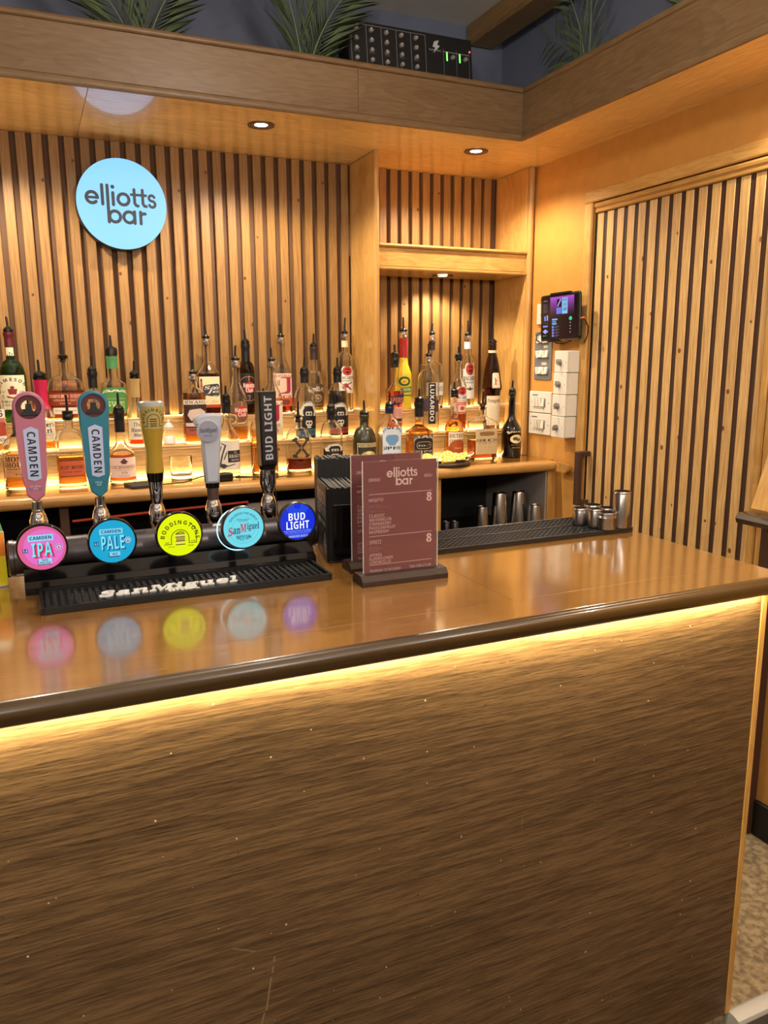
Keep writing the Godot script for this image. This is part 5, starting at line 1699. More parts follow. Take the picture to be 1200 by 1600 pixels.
func build_bar_things():
	# long rubber drip mat in front of the font
	var t := thing("bar_mat", "black rubber drip mat with white raised lettering before the beer taps", "bar mat", Vector3(0.271, TOP + 0.0005, -1.590))
	part("mat_base", box_mesh(Vector3(-0.285, 0, -0.074), Vector3(0.285, 0.004, 0.070), 0.001), mats.rubber, t)
	for k in [[-0.2855, -0.2795, -0.0745, 0.0705], [0.2795, 0.2855, -0.0745, 0.0705], [-0.2794, 0.2794, -0.0745, -0.0705], [-0.2794, 0.2794, 0.0655, 0.0705]]:
		part("mat_border", box_mesh(Vector3(k[0], 0.0, k[2]), Vector3(k[1], 0.0125, k[3]), 0.001), mats.rubber, t)
		part("border_top", box_mesh(Vector3(k[0], 0.0126, k[2]), Vector3(k[1], 0.0136, k[3]), 0.0004), mats.rubber, t)
	var spots := []
	for i in 42:
		for j in 10:
			var x := -0.2725 + 0.0133 * i
			var z := -0.0625 + 0.0135 * j
			if x > -0.165 and x < 0.085 and z > -0.02 and z < 0.042:
				continue
			spots.append(Transform3D(Basis(), Vector3(x, 0.004, z)))
	many("nubs", block(Vector3(0.0086, 0.0042, 0.0074), 0.0014), mats.rubber, spots, t)
	part("lettering_bed", box_mesh(Vector3(-0.168, 0.0041, -0.022), Vector3(0.088, 0.008, 0.044), 0.002), mats.rubber, t)
	var l := part("lettering", text_mesh("SanMiguel", 0.052, 0.003, true), mats.wrap_white, t, Vector3(-0.04, 0.0096, 0.009))
	l.basis = Basis(Vector3(1, 0, 0), Vector3(0.25, 0, -0.95), Vector3(0, 1, 0))
	l = part("lettering", text_mesh("ESPECIAL", 0.014, 0.002), mats.wrap_white, t, Vector3(-0.02, 0.0092, 0.036))
	l.basis = Basis(Vector3(1, 0, 0), Vector3(0, 0, -1), Vector3(0, 1, 0))
	# black mesh mat at the right-hand end
	t = thing("shaker_mat", "long black rubber mesh mat along the inner edge of the bar", "bar mat", Vector3(1.14, TOP + 0.0005, -1.708))
	part("mat_base", box_mesh(Vector3(-0.31, 0, -0.092), Vector3(0.315, 0.006, 0.092), 0.001), mats.rubber, t)
	for k in [[-0.31, 0.315, -0.092, -0.088], [-0.31, 0.315, 0.087, 0.092], [-0.31, 0.315, -0.004, 0.0]]:
		part("mat_border", box_mesh(Vector3(k[0], 0.0061, k[2]), Vector3(k[1], 0.0125, k[3]), 0.0008), mats.rubber, t)
	for x in [-0.31, 0.311]:
		part("mat_border", box_mesh(Vector3(x, 0.0061, -0.0879), Vector3(x + 0.004, 0.0125, 0.0869), 0.0008), mats.rubber, t)
	spots = []
	for band in [[-0.084, 11], [0.007, 10]]:
		for j in band[1]:
			for i in 76:
				spots.append(Transform3D(Basis(Vector3.UP, 0.7 if (i + j) % 2 else -0.7), Vector3(-0.302 + 0.0081 * i, 0.0061, band[0] + 0.0078 * j)))
	many("mesh_grid", block(Vector3(0.0112, 0.005, 0.0018), 0.0004), mats.rubber, spots, t)
	# the two drinks menus
	for k in [[Vector3(0.690, TOP + 0.0005, -1.462), -0.03, "front clear drinks menu on a dark wooden foot"], [Vector3(0.708, TOP + 0.0005, -1.572), -0.02, "rear clear drinks menu half hidden behind the front one"]]:
		t = thing("drinks_menu", k[2], "menu", k[0], k[1], "drinks menus on the bar")
		for s in [-1, 1]:
			part("wooden_foot", sweep_x([Vector2(s * 0.0016, 0.0), Vector2(s * 0.030, 0.0), Vector2(s * 0.030, 0.010), Vector2(s * 0.020, 0.021), Vector2(s * 0.0016, 0.021)], -0.098, 0.098, Vector2(0.1, 0.2), false), mats.menu_foot, t)
		part("sheet", box_mesh(Vector3(-0.0825, 0.012, -0.0006), Vector3(0.0825, 0.2545, 0.0), 0.0), mats.maroon, t)
		part("menu_print", print_mesh(0.165, 0.2425), mats.menu_print, t, Vector3(0, 0.13325, 0.0002))
		part("acrylic_pane", box_mesh(Vector3(-0.0845, 0.004, 0.0006), Vector3(0.0845, 0.2565, 0.0022), 0.0004), mats.acrylic, t)
		for s in [-1, 1]:
			part("acrylic_edge", box_mesh(Vector3(s * 0.0852 - 0.0006, 0.004, -0.001), Vector3(s * 0.0852 + 0.0006, 0.2565, 0.0022), 0.0002), mats.white_plastic, t)
	# black leaflet stand: two tiers of dark leaflets, turned a little; measured from its front left corner
	var corner := Transform3D(Basis(Vector3.UP, -0.20), Vector3(0.597, TOP + 0.0005, -1.652))
	t = thing("leaflet_stand", "black two-tier leaflet stand behind the drinks menus", "leaflet stand")
	t.transform = corner
	part("floor_plate", box_mesh(Vector3(0.0, 0, -0.24), Vector3(0.128, 0.004, 0.0), 0.001), mats.black_gloss, t)
	part("front_wall", box_mesh(Vector3(0.012, 0.0045, -0.004), Vector3(0.128, 0.135, 0.0), 0.001), mats.black_gloss, t)
	part("back_tier", box_mesh(Vector3(-0.0005, 0.0045, -0.24), Vector3(0.128, 0.05, -0.165), 0.001), mats.black_gloss, t)
	for k in [[0.051, -0.166, 0.172, 0.065, 46, "tall dark stack of leaflets at the back of the stand"], [0.005, -0.0055, 0.170, 0.150, 42, "shorter dark stack of leaflets at the front of the stand"]]:
		var st := thing("leaflet_stack", k[5], "leaflets")
		st.transform = corner * Transform3D(Basis(), Vector3(0.0, k[0], k[1]))
		var sheets := begin()
		var tops := begin()
		for i in k[4]:
			var x: float = 0.001 + 0.124 * i / k[4]
			var dz := rng.randf_range(-0.002, 0.0)
			var dy := rng.randf_range(-0.005, 0.0)
			box(sheets, Vector3(x, 0, -k[3] + dz + 0.003), Vector3(x + 0.0022, k[2] + dy, dz), 0.0)
			if i % 2 == 0:
				box(tops, Vector3(x, k[2] + dy + 0.0002, -k[3] + dz + 0.003), Vector3(x + 0.0018, k[2] + dy + 0.0012, dz), 0.0)
		stuff(part("leaflets", done(sheets), mats.paper_black, st))
		stuff(part("pale_edges", done(tops), mats.paper_edge, st))
	var lf := thing("leaflet", "dark glossy leaflet with pale lettering leaning at the stand's left side", "leaflet")
	lf.transform = corner * Transform3D(Basis(Vector3.UP, -PI / 2), Vector3(-0.0035, 0.0005, -0.078))
	part("sheet", box_mesh(Vector3(-0.074, 0, -0.0028), Vector3(0.074, 0.176, -0.0004), 0.0002), mats.paper_black, lf)
	part("front_print", print_mesh(0.147, 0.175), mats.leaflet_print, lf, Vector3(0, 0.088, 0))
	# measures standing on the mesh mat
	var cups := [[1.347, -1.706, 0.0195, 0.046, "short steel measure leftmost on the mesh mat"], [1.363, -1.662, 0.0185, 0.050, "short steel measure second from the left on the mesh mat"], [1.376, -1.618 - 0.012, 0.0240, 0.045, "wide ribbed steel measure at the front of the mesh mat"], [1.402, -1.722, 0.0235, 0.048, "steel measure behind the two short left ones"], [1.420, -1.682, 0.0215, 0.045, "steel measure between the wide front one and the tall one"], [1.424, -1.630, 0.0225, 0.098, "tall steel measure at the right end of the mesh mat"]]
	for c in cups:
		var r: float = c[2]
		var h: float = c[3]
		t = thing("measure", c[4], "measure", Vector3(c[0], TOP + 0.0135, c[1]), 0.0, "steel spirit measures on the mesh mat")
		var prof := [[r - 0.001, 0.0], [r, 0.001]]
		if c[2] == 0.0240:
			for i in 3:
				prof += [[r, h * 0.7 + 0.004 * i], [r - 0.0009, h * 0.7 + 0.004 * i + 0.001], [r - 0.0009, h * 0.7 + 0.004 * i + 0.002], [r, h * 0.7 + 0.004 * i + 0.003]]
		prof += [[r, h - 0.001], [r - 0.0006, h], [r - 0.0016, h], [r - 0.0016, 0.004], [0.0005, 0.0035]]
		part("cup", lathe_mesh(prof, 36), mats.brushed_steel, t)
		part("rim_band", lathe_mesh([[r + 0.0001, h - 0.006], [r + 0.0005, h - 0.0055], [r + 0.0005, h - 0.0035], [r + 0.0001, h - 0.003]], 36, false, false), mats.brushed_steel, t)
	# at the left edge of the picture: bright carton of juice beside dark crates behind the font
	t = thing("juice_carton", "orange and yellow printed carton at the left end of the beer font", "carton", Vector3(-0.115, TOP + 0.0005, -1.78), 0.25)
	part("carton_body", block(Vector3(0.075, 0.118, 0.06), 0.003), mats.wrap_white, t)
	part("carton_print", print_mesh(0.072, 0.112, label_uv(38)), mats.label, t, Vector3(0, 0.06, 0.0304))
	part("carton_top", prism_mesh(PackedVector2Array([Vector2(-0.03, 0), Vector2(0.03, 0), Vector2(0.0, 0.022)]), -0.036, 0.036, 0.0005), mats.wrap_green, t, Vector3(0, 0.1185, 0), Vector3(0, PI / 2, 0))


# ---------------------------------------------------------------- small things on the back counter and under it
func build_back_things():
	# a board of cut lemons
	var t := thing("lemon_board", "round dark wooden board on the back counter's front edge", "board", Vector3(1.585, BACK + 0.0005, -2.91))
	part("board_disc", lathe_mesh([[0.092, 0.0], [0.104, 0.004], [0.104, 0.013], [0.101, 0.015]], 48), mats.board_wood, t)
	var r := RandomNumberGenerator.new()
	r.seed = 4
	var wedge := begin()
	for i in 13:   # half-round rind, seen from the cut side
		var a := PI * i / 12
		var b := PI * (i + 1) / 12
		if i < 12:
			quad(wedge, Vector3(cos(a), sin(a), -0.3) * 0.03, Vector3(cos(a), sin(a), 0.3) * 0.03, Vector3(cos(b), sin(b), 0.3) * 0.03, Vector3(cos(b), sin(b), -0.3) * 0.03, Vector2.ZERO, Vector2.ZERO, Vector2.ZERO, Vector2.ZERO, 1)
	quad(wedge, Vector3(-0.03, 0, -0.009), Vector3(0.03, 0, -0.009), Vector3(0.03, 0, 0.009), Vector3(-0.03, 0, 0.009))
	var half := PackedVector2Array()
	for i in 13:
		half.append(Vector2(cos(PI * i / 12), sin(PI * i / 12)))
	for s in [-1, 1]:
		for i in 12:
			var p := half[i] * 0.03
			var q := half[i + 1] * 0.03
			tri(wedge, Vector3(0, 0, s * 0.009), Vector3(p.x, p.y, s * 0.009), Vector3(q.x, q.y, s * 0.009), Vector2.ZERO, Vector2.ZERO, Vector2.ZERO, 2 + s)
	var rind := done(wedge)
	var pith := prism_mesh(scaled2(half, 0.0285), -0.0094, 0.0094, 0.0)
	var seg := begin()
	for i in 4:
		var a := PI * i / 4 + 0.09
		var b := PI * (i + 1) / 4 - 0.09
		var w := PackedVector2Array([Vector2(cos((a + b) / 2), sin((a + b) / 2)) * 0.003])
		for j in 5:
			var c := lerpf(a, b, j / 4.0)
			w.append(Vector2(cos(c), sin(c)) * 0.0255)
		prism(seg, w, -0.0102, 0.0102, 0.0008, i * 1000)
	var flesh := done(seg)
	var spots := [[-0.02, 0.064, 0.1, -0.85], [0.03, 0.058, -0.1, -0.8], [0.072, 0.03, 0.5, -0.9], [-0.066, 0.036, -0.4, -0.9], [-0.045, 0.012, 0.0, -0.7], [0.005, 0.016, 0.15, -0.75], [0.05, 0.002, 0.3, -0.7], [-0.02, -0.03, 0.0, -0.6], [0.03, -0.036, -0.2, -0.65], [0.07, -0.03, 0.2, -0.8], [-0.068, -0.03, 0.1, -0.8]]
	for i in spots.size():
		var s: Array = spots[i]
		var w := thing("lemon_slice", "half slice of lemon lying among others on the round board", "lemon", Vector3(1.585 + s[0], BACK + 0.018 + 0.004 * (i % 3), -2.91 + s[1]), s[2], "lemon slices on the round board")
		w.rotation = Vector3(s[3], s[2], 0)
		part("rind", rind, mats.lemon_peel, w)
		part("pith", pith, mats.lemon_pith, w)
		part("flesh", flesh, mats.lemon_flesh, w)
	# tumbler, baby bottle shaped shaker, slate coaster, cables
	t = thing("tumbler", "empty clear cut-glass tumbler on the back counter", "glass", Vector3(0.497, BACK + 0.0005, -2.98))
	var prof := [[0.036, 0.0], [0.0385, 0.003], [0.0405, 0.05], [0.0412, 0.0885], [0.0405, 0.090], [0.0390, 0.0895], [0.0380, 0.05], [0.034, 0.018], [0.0005, 0.016]]
	part("glass_body", lathe_mesh(prof, 40), mats.glass_solid, t)
	for k in 8:
		var a := TAU * k / 8
		part("cut_facet", prism_mesh(circle2(0.013, 18), 0, 0.0012, 0.0006), mats.glass_solid, t, Vector3(sin(a) * 0.0398, 0.034, cos(a) * 0.0398), Vector3(0, a, 0))
	t = thing("feeding_bottle", "small clear bottle with a white teat on the lower step", "bottle", Vector3(0.487, 1.2435, -3.155))
	part("bottle_body", lathe_mesh([[0.022, 0.0], [0.025, 0.004], [0.025, 0.018], [0.019, 0.05], [0.0165, 0.060]], 28, true, false), mats.clear_glass, t)
	part("powder", lathe_mesh([[0.021, 0.002], [0.0238, 0.006], [0.0236, 0.020], [0.020, 0.030], [0.006, 0.034]], 28), mats.wrap_white, t)
	part("screw_ring", lathe_mesh([[0.019, 0.0605], [0.019, 0.070], [0.016, 0.073]], 28), mats.white_plastic, t)
	part("teat", lathe_mesh([[0.015, 0.0735], [0.013, 0.079], [0.006, 0.084], [0.0055, 0.094], [0.003, 0.098]], 24), mats.white_plastic, t)
	t = thing("slate_coaster", "square dark slate coaster by the front edge of the back counter", "coaster", Vector3(0.340, BACK + 0.0005, -2.885), 0.2)
	part("slate", block(Vector3(0.10, 0.012, 0.10), 0.002), mats.slate, t)
	t = thing("power_adapter", "small black power adapter with leads on the back counter", "adapter", Vector3(0.637, BACK + 0.0005, -2.895), 0.15)
	part("case", block(Vector3(0.06, 0.028, 0.045), 0.004), mats.black_plastic, t)
	var c := [[[Vector3(0.385, 0.004, -2.860), Vector3(0.485, 0.006, -2.865), Vector3(0.555, 0.022, -2.880), Vector3(0.610, 0.016, -2.885)], "thin black lead running left of the power adapter"], [[Vector3(0.675, 0.014, -2.880), Vector3(0.725, 0.012, -2.860), Vector3(0.785, 0.004, -2.855), Vector3(0.885, 0.004, -2.870)], "thin black lead running right of the power adapter"], [[Vector3(0.675, 0.010, -2.87), Vector3(0.74, 0.012, -2.84), Vector3(0.785, 0.008, -2.803), Vector3(0.800, -0.006, -2.793), Vector3(0.805, -0.05, -2.790), Vector3(0.812, -0.12, -2.80), Vector3(0.82, -0.2, -2.845)], "black lead hanging over the edge of the back counter"]]
	for k in c:
		var p := part("cable", tube_mesh(curve(k[0], 30), 0.0022, -1, 7), mats.cable, self, Vector3(0, BACK + 0.002, 0))
		tag(p, k[1], "cable", "black leads on the back counter")
	# steel shaker tins upside down on the shelf below
	var tins := [[1.885, -2.955, 0.041, 0.178, "tall steel shaker tin left of the other tall one on the lower shelf"], [1.970, -2.93, 0.040, 0.182, "tallest steel shaker tin on the lower shelf"], [1.797, -2.96, 0.034, 0.121, "short steel tin left of the tall shaker tins"], [2.004, -2.852, 0.036, 0.130, "short steel tin right of the tall ones beside the grey lining"]]
	for k in tins:
		t = thing("shaker_tin", k[4], "shaker", Vector3(k[0], 0.8005, k[1]), 0.0, "steel shaker tins under the back counter")
		var R: float = k[2]
		part("tin", lathe_mesh([[R, 0.0], [R + 0.001, 0.001], [R + 0.001, 0.003], [R, 0.004], [R * 0.74, k[3] - 0.006], [R * 0.70, k[3] - 0.001], [R * 0.66, k[3]], [R * 0.62, k[3] - 0.003]], 36), mats.brushed_steel, t)
		part("rim_bead", lathe_mesh([[R + 0.0012, 0.0006], [R + 0.002, 0.0016], [R + 0.0012, 0.003]], 36, false, false), mats.brushed_steel, t)
	for k in 3:
		t = thing("steel_pot", ["left steel pot behind the mesh mat under the counter", "middle steel pot behind the mesh mat under the counter", "right steel pot behind the mesh mat under the counter"][k], "pot", Vector3(1.575 + 0.036 * k, 0.8005, -2.96 + 0.012 * k), 0.0, "small steel pots")
		part("pot", lathe_mesh([[0.015, 0.0], [0.0165, 0.002], [0.0165, 0.070], [0.0155, 0.072], [0.0145, 0.070], [0.0145, 0.004], [0.0005, 0.0035]], 28), mats.dull_steel, t)
		part("rim", lathe_mesh([[0.0166, 0.066], [0.0175, 0.067], [0.0175, 0.0695], [0.0166, 0.0705]], 28, false, false), mats.brushed_steel, t)


func scaled2(p: PackedVector2Array, s: float) -> PackedVector2Array:
	var out := PackedVector2Array()
	for q in p:
		out.append(q * s)
	return out


# ---------------------------------------------------------------- bottles
# number, step, x, half width, heights of pourer tip, neck top, shoulder top, shoulder, half neck, liquid level, wrap, label (mm)
const BOTTLES := [
	[0,2,-52,47,384,328,229,163,16,0,328,275,173,48],
	[1,1,39,40,328,268,157,122,21,33,257,153,111,38],
	[2,2,127,71,296,241,172,114,17,114,241,184,105,24],
	[3,1,220,41,341,284,216,156,15,109,284,223,0,0],
	[4,2,303,47,320,267,161,129,20,23,240,193,122,25],
	[5,1,370,37,323,268,167,106,16,27,256,186,101,27],
	[6,0,-47,57,310,250,188,143,16,127,250,185,123,46],
	[7,1,-128,46,329,284,239,190,14,35,284,244,156,35],
	[8,0,118,49,324,256,204,165,16,105,267,236,95,35],
	[9,0,292,48,327,264,152,100,17,105,264,185,95,22],
	[10,2,671,44,357,309,223,171,15,171,0,0,158,34],
	[11,1,590,46,328,271,217,184,15,197,0,0,174,36],
	[12,1,761,40,380,322,236,173,17,73,0,0,185,57],
	[13,2,832,34,347,290,217,180,16,0,290,217,170,43],
	[14,0,687,45,345,289,217,143,15,0,289,240,138,25],
	[15,0,832,54,333,269,226,173,18,173,269,234,0,0],
	[16,1,909,40,371,318,236,171,15,0,0,0,160,21],
	[17,2,985,38,371,316,221,170,14,30,0,0,167,30],
	[18,2,1130,39,332,276,178,135,15,22,276,222,124,22],
	[19,1,1048,43,333,276,216,171,16,43,276,229,160,3],
	[20,0,974,52,278,217,176,130,16,52,0,0,145,57],
	[21,0,1115,45,305,246,197,142,16,24,246,202,111,27],
	[22,1,1195,43,331,276,225,171,16,193,276,228,150,8],
	[23,2,1273,35,400,332,256,215,14,0,313,275,193,79],
	[24,0,1261,50,275,217,167,108,18,0,0,0,102,5],
	[25,0,1376,46,305,247,217,163,16,0,247,217,163,8],
	[26,1,1461,40,385,328,224,185,16,188,328,287,177,51],
	[27,2,1556,38,407,343,224,150,18,0,320,230,150,52],
	[28,1,1627,49,390,334,284,234,14,0,0,0,222,37],
	[29,2,1701,48,382,331,225,190,13,0,300,262,117,59],
	[30,0,1516,50,318,259,166,130,19,185,259,199,125,8],
	[31,1,1778,38,379,322,237,194,16,79,0,0,200,87],
	[32,2,1889,33,398,329,244,206,15,0,311,268,203,39],
	[33,0,1687,42,343,288,183,133,17,197,0,0,133,14],
	[34,1,1956,49,460,392,340,180,18,0,360,349,259,183],
	[35,0,1831,58,299,240,195,161,17,87,0,0,138,26],
	[36,0,1984,45,344,293,192,123,15,0,0,0,140,35],
]

# number: [name, category word, shape exponent, depth share, shoulder style, glass, liquid, wrap, pourer, label half angle, label description]
const KINDS := {
	0: ["whiskey_bottle", 2.0, 1.0, "dome", "green_glass", "", "red_dark", 0, 62, "green whiskey bottle with a cream label, leftmost on the upper step"],
	1: ["whiskey_bottle", 3.0, 1.0, "dome", "clear_glass", "amber", "magenta", 0, 55, "whiskey bottle with a magenta wax neck and cream label behind the pink tap handle"],
	2: ["bourbon_bottle", 3.0, 0.5, "dome", "clear_glass", "amber_deep", "", 3, 50, "wide flat bourbon bottle with a big round shoulder on the upper step"],
	3: ["spirit_bottle", 2.0, 1.0, "slope", "clear_glass", "amber", "wrap_black", 0, 60, "bottle with a black capped neck half hidden behind the teal tap handle"],
	4: ["whiskey_bottle", 6.0, 0.9, "square", "clear_glass", "amber", "wrap_green", 4, 50, "square clear whiskey bottle with a green label and green neck band"],
	5: ["spirit_bottle", 2.0, 1.0, "slope", "clear_glass", "red_liquid", "wrap_tan", 0, 62, "bottle with a tan foil neck and cream label left of the beer glass handle"],
	6: ["whisky_bottle", 2.0, 0.78, "dome", "clear_glass", "amber", "wrap_black", 0, 70, "stout amber whisky bottle with an orange label behind the pink tap handle"],
	7: ["rum_bottle", 2.0, 1.0, "square", "clear_glass", "yellow_liquid", "wrap_black", 0, 70, "bottle with a blue and red picture label cut by the left edge"],
	8: ["bourbon_bottle", 3.0, 0.6, "dome", "clear_glass", "amber", "wrap_black", 3, 52, "flask shaped bourbon bottle with an orange label band beside the teal tap handle"],
	9: ["cognac_bottle", 2.0, 0.9, "bell", "clear_glass", "rose_amber", "wrap_black", 0, 66, "bell shaped cognac bottle with a long black capsule and pink cream label"],
	10: ["rum_bottle", 6.0, 0.95, "bell", "clear_glass", "dark_red", "", 1, 50, "square rum bottle with a cream label bearing a black oval on the upper step"],
	11: ["bourbon_bottle", 2.4, 0.8, "dome", "clear_glass", "amber", "", 1, 68, "amber bourbon bottle with a dark label and pale figure beside the white beaked tap handle"],
	12: ["rum_bottle", 2.0, 1.0, "slope", "clear_glass", "amber", "", 1, 66, "clear rum bottle with a brown oval and red disc on the lower step"],
	13: ["rum_bottle", 2.0, 1.0, "dome", "brown_glass", "", "wrap_black", 0, 66, "dark brown rum bottle with a black label and red disc on the upper step"],
	14: ["rum_bottle", 2.0, 0.9, "bell", "clear_glass", "", "wrap_black", 2, 66, "clear rum bottle with two ring handles on its neck and a white tentacle label"],
	15: ["spirit_bottle", 2.0, 0.85, "dome", "clear_glass", "amber", "wrap_black", 0, 60, "round amber bottle standing behind the black slab tap handle"],
	16: ["rum_bottle", 2.0, 1.0, "slope", "clear_glass", "", "", 1, 66, "clear rum bottle with a large red letter right of the black slab handle"],
	17: ["rum_bottle", 5.0, 0.95, "slope", "clear_glass", "orange_liquid", "", 1, 52, "clear square rum bottle with a pink and orange label and large red letter, upper step"],
	18: ["rum_bottle", 2.0, 1.0, "dome", "clear_glass", "yellow_liquid", "wrap_dark", 0, 66, "rum bottle with a brown arched label and dark neck cap, upper step"],
	19: ["rum_bottle", 2.0, 1.0, "dome", "clear_glass", "dark_red", "wrap_black", 0, 66, "clear rum bottle with a black skull label and grey blue band"],
	20: ["rum_bottle", 2.0, 0.85, "dome", "clear_glass", "dark_red", "", 3, 44, "squat clear rum bottle with a dark metal X emblem"],
	21: ["rum_bottle", 2.0, 1.0, "dome", "clear_glass", "yellow_liquid", "wrap_black", 0, 66, "clear rum bottle with a black skull label and orange band"],
	22: ["rum_bottle", 2.0, 1.0, "dome", "clear_glass", "black_liquid", "wrap_black", 0, 66, "rum bottle full of nearly black liquid with a skull label and red band"],
	23: ["rum_bottle", 2.0, 1.0, "dome", "clear_glass", "", "wrap_cream", 1, 66, "clear rum bottle with a white fruit label and cream neck band by the niche"],
	24: ["rum_bottle", 2.0, 0.9, "dome", "frosted_olive", "", "", 0, 60, "frosted olive green rum bottle with a framed pale label"],
	25: ["gin_bottle", 5.0, 0.75, "slope", "clear_glass", "blue_liquid", "wrap_blue", 0, 50, "square shouldered blue gin bottle behind the drinks menu"],
	26: ["aperitif_bottle", 2.0, 0.95, "square", "clear_glass", "orange_liquid", "wrap_black", 2, 66, "bright orange aperitif bottle with a blue banner label"],
	27: ["liqueur_bottle", 2.0, 1.0, "bell", "yellow_opaque", "", "wrap_red", 1, 66, "tall yellow lemon liqueur bottle with a red foil neck"],
	28: ["vodka_bottle", 2.0, 0.9, "dome", "clear_glass", "", "", 1, 52, "clear dome shouldered bottle with a black upright label strip"],
	29: ["vodka_bottle", 4.0, 0.8, "square", "clear_glass", "", "wrap_dark", 1, 60, "clear wide vodka bottle with a plain pale label on the niche's upper step"],
	30: ["whiskey_bottle", 6.0, 0.9, "square", "clear_glass", "amber", "wrap_black", 2, 48, "square amber whiskey bottle with a black label and ribbed black cap"],
	31: ["rum_bottle", 2.0, 1.0, "dome", "clear_glass", "amber_deep", "", 2, 66, "clear rum bottle with a white and pink label banded red on the niche's lower step"],
	32: ["rum_bottle", 2.0, 1.0, "dome", "clear_glass", "", "wrap_white", 1, 66, "clear rum bottle with a white label and white neck band on the niche's upper step"],
	33: ["whiskey_liqueur_bottle", 2.0, 1.0, "dome", "clear_glass", "amber", "", 2, 66, "amber bottle with a cream and brown label beside the lemon board"],
	34: ["liqueur_bottle", 2.0, 0.85, "monk", "brown_glass", "", "wrap_cream", 0, 40, "dark brown monk shaped liqueur bottle with a cream lower label"],
	35: ["liqueur_bottle", 7.0, 0.75, "square", "clear_glass", "amber_deep", "", 3, 46, "square ribbed clear bottle of red amber liqueur with a tan label"],
	36: ["cream_liqueur_bottle", 2.0, 1.0, "bell", "baileys_glass", "", "", 0, 66, "black cream liqueur bottle with an oval picture label at the right end"],
}


# half width, squareness at height y
func bottle_profile(style: String, R: float, n: float, hs: float, hn: float, H: float, rn: float) -> Array:
	var p := [[R * 0.90, 0.0, n], [R * 0.98, 0.003, n], [R, 0.008, n]]
	if style == "monk":
		return [[R * 0.80, 0.0, 2.0], [R * 0.82, 0.006, 2.0], [R * 0.84, 0.16, 2.0], [R * 0.88, 0.176, 2.0], [R * 1.0, 0.186, 2.0], [R * 0.99, 0.20, 2.0], [R * 0.86, 0.235, 2.0], [R * 0.70, 0.285, 2.0], [R * 0.56, 0.315, 2.0], [rn * 1.1, hn, 2.0], [rn, hn + 0.008, 2.0], [rn, H - 0.004, 2.0], [rn * 0.9, H, 2.0]]
	var base: float = 0.82 if style == "square" and n == 2.0 and R < 0.042 else 1.0
	if base < 1.0:
		p = [[R * base * 0.93, 0.0, n], [R * base, 0.004, n], [R * (base + 0.03), hs * 0.35, n], [R * 0.97, hs * 0.8, n]]
	p.append([R, hs - 0.004, n])
	var steps := 8
	for i in range(0, steps + 1):
		var u := float(i) / steps
		var r := R
		match style:
			"dome":
				r = rn + (R - rn) * sqrt(maxf(0.0, 1.0 - u * u)) * (1.0 - 0.12 * u)
			"slope":
				r = lerpf(R, rn, u * u * (3 - 2 * u) * 0.45 + u * 0.55)
			"bell":
				r = lerpf(R, rn, pow(u * u * (3 - 2 * u), 0.8))
			"square":
				r = lerpf(R, rn, smoothstep(0.0, 1.0, pow(u, 0.9)))
				if u < 0.3:
					r = R * (1.0 - 0.35 * u * u)
		p.append([maxf(r, rn), lerpf(hs, hn, u), lerpf(n, 2.0, smoothstep(0.35, 1.0, u))])
	p += [[rn, lerpf(hn, H, 0.4), 2.0], [rn, H - 0.016, 2.0], [rn * 1.0 + 0.0022, H - 0.0145, 2.0], [rn + 0.0022, H - 0.003, 2.0], [rn, H, 2.0]]
	return p


func profile_at(p: Array, y: float) -> Array:
	for i in p.size() - 1:
		if y <= p[i + 1][1]:
			var t: float = clampf((y - p[i][1]) / maxf(p[i + 1][1] - p[i][1], 1e-6), 0, 1)
			return [lerpf(p[i][0], p[i + 1][0], t), lerpf(p[i][2], p[i + 1][2], t)]
	return [p[-1][0], p[-1][2]]


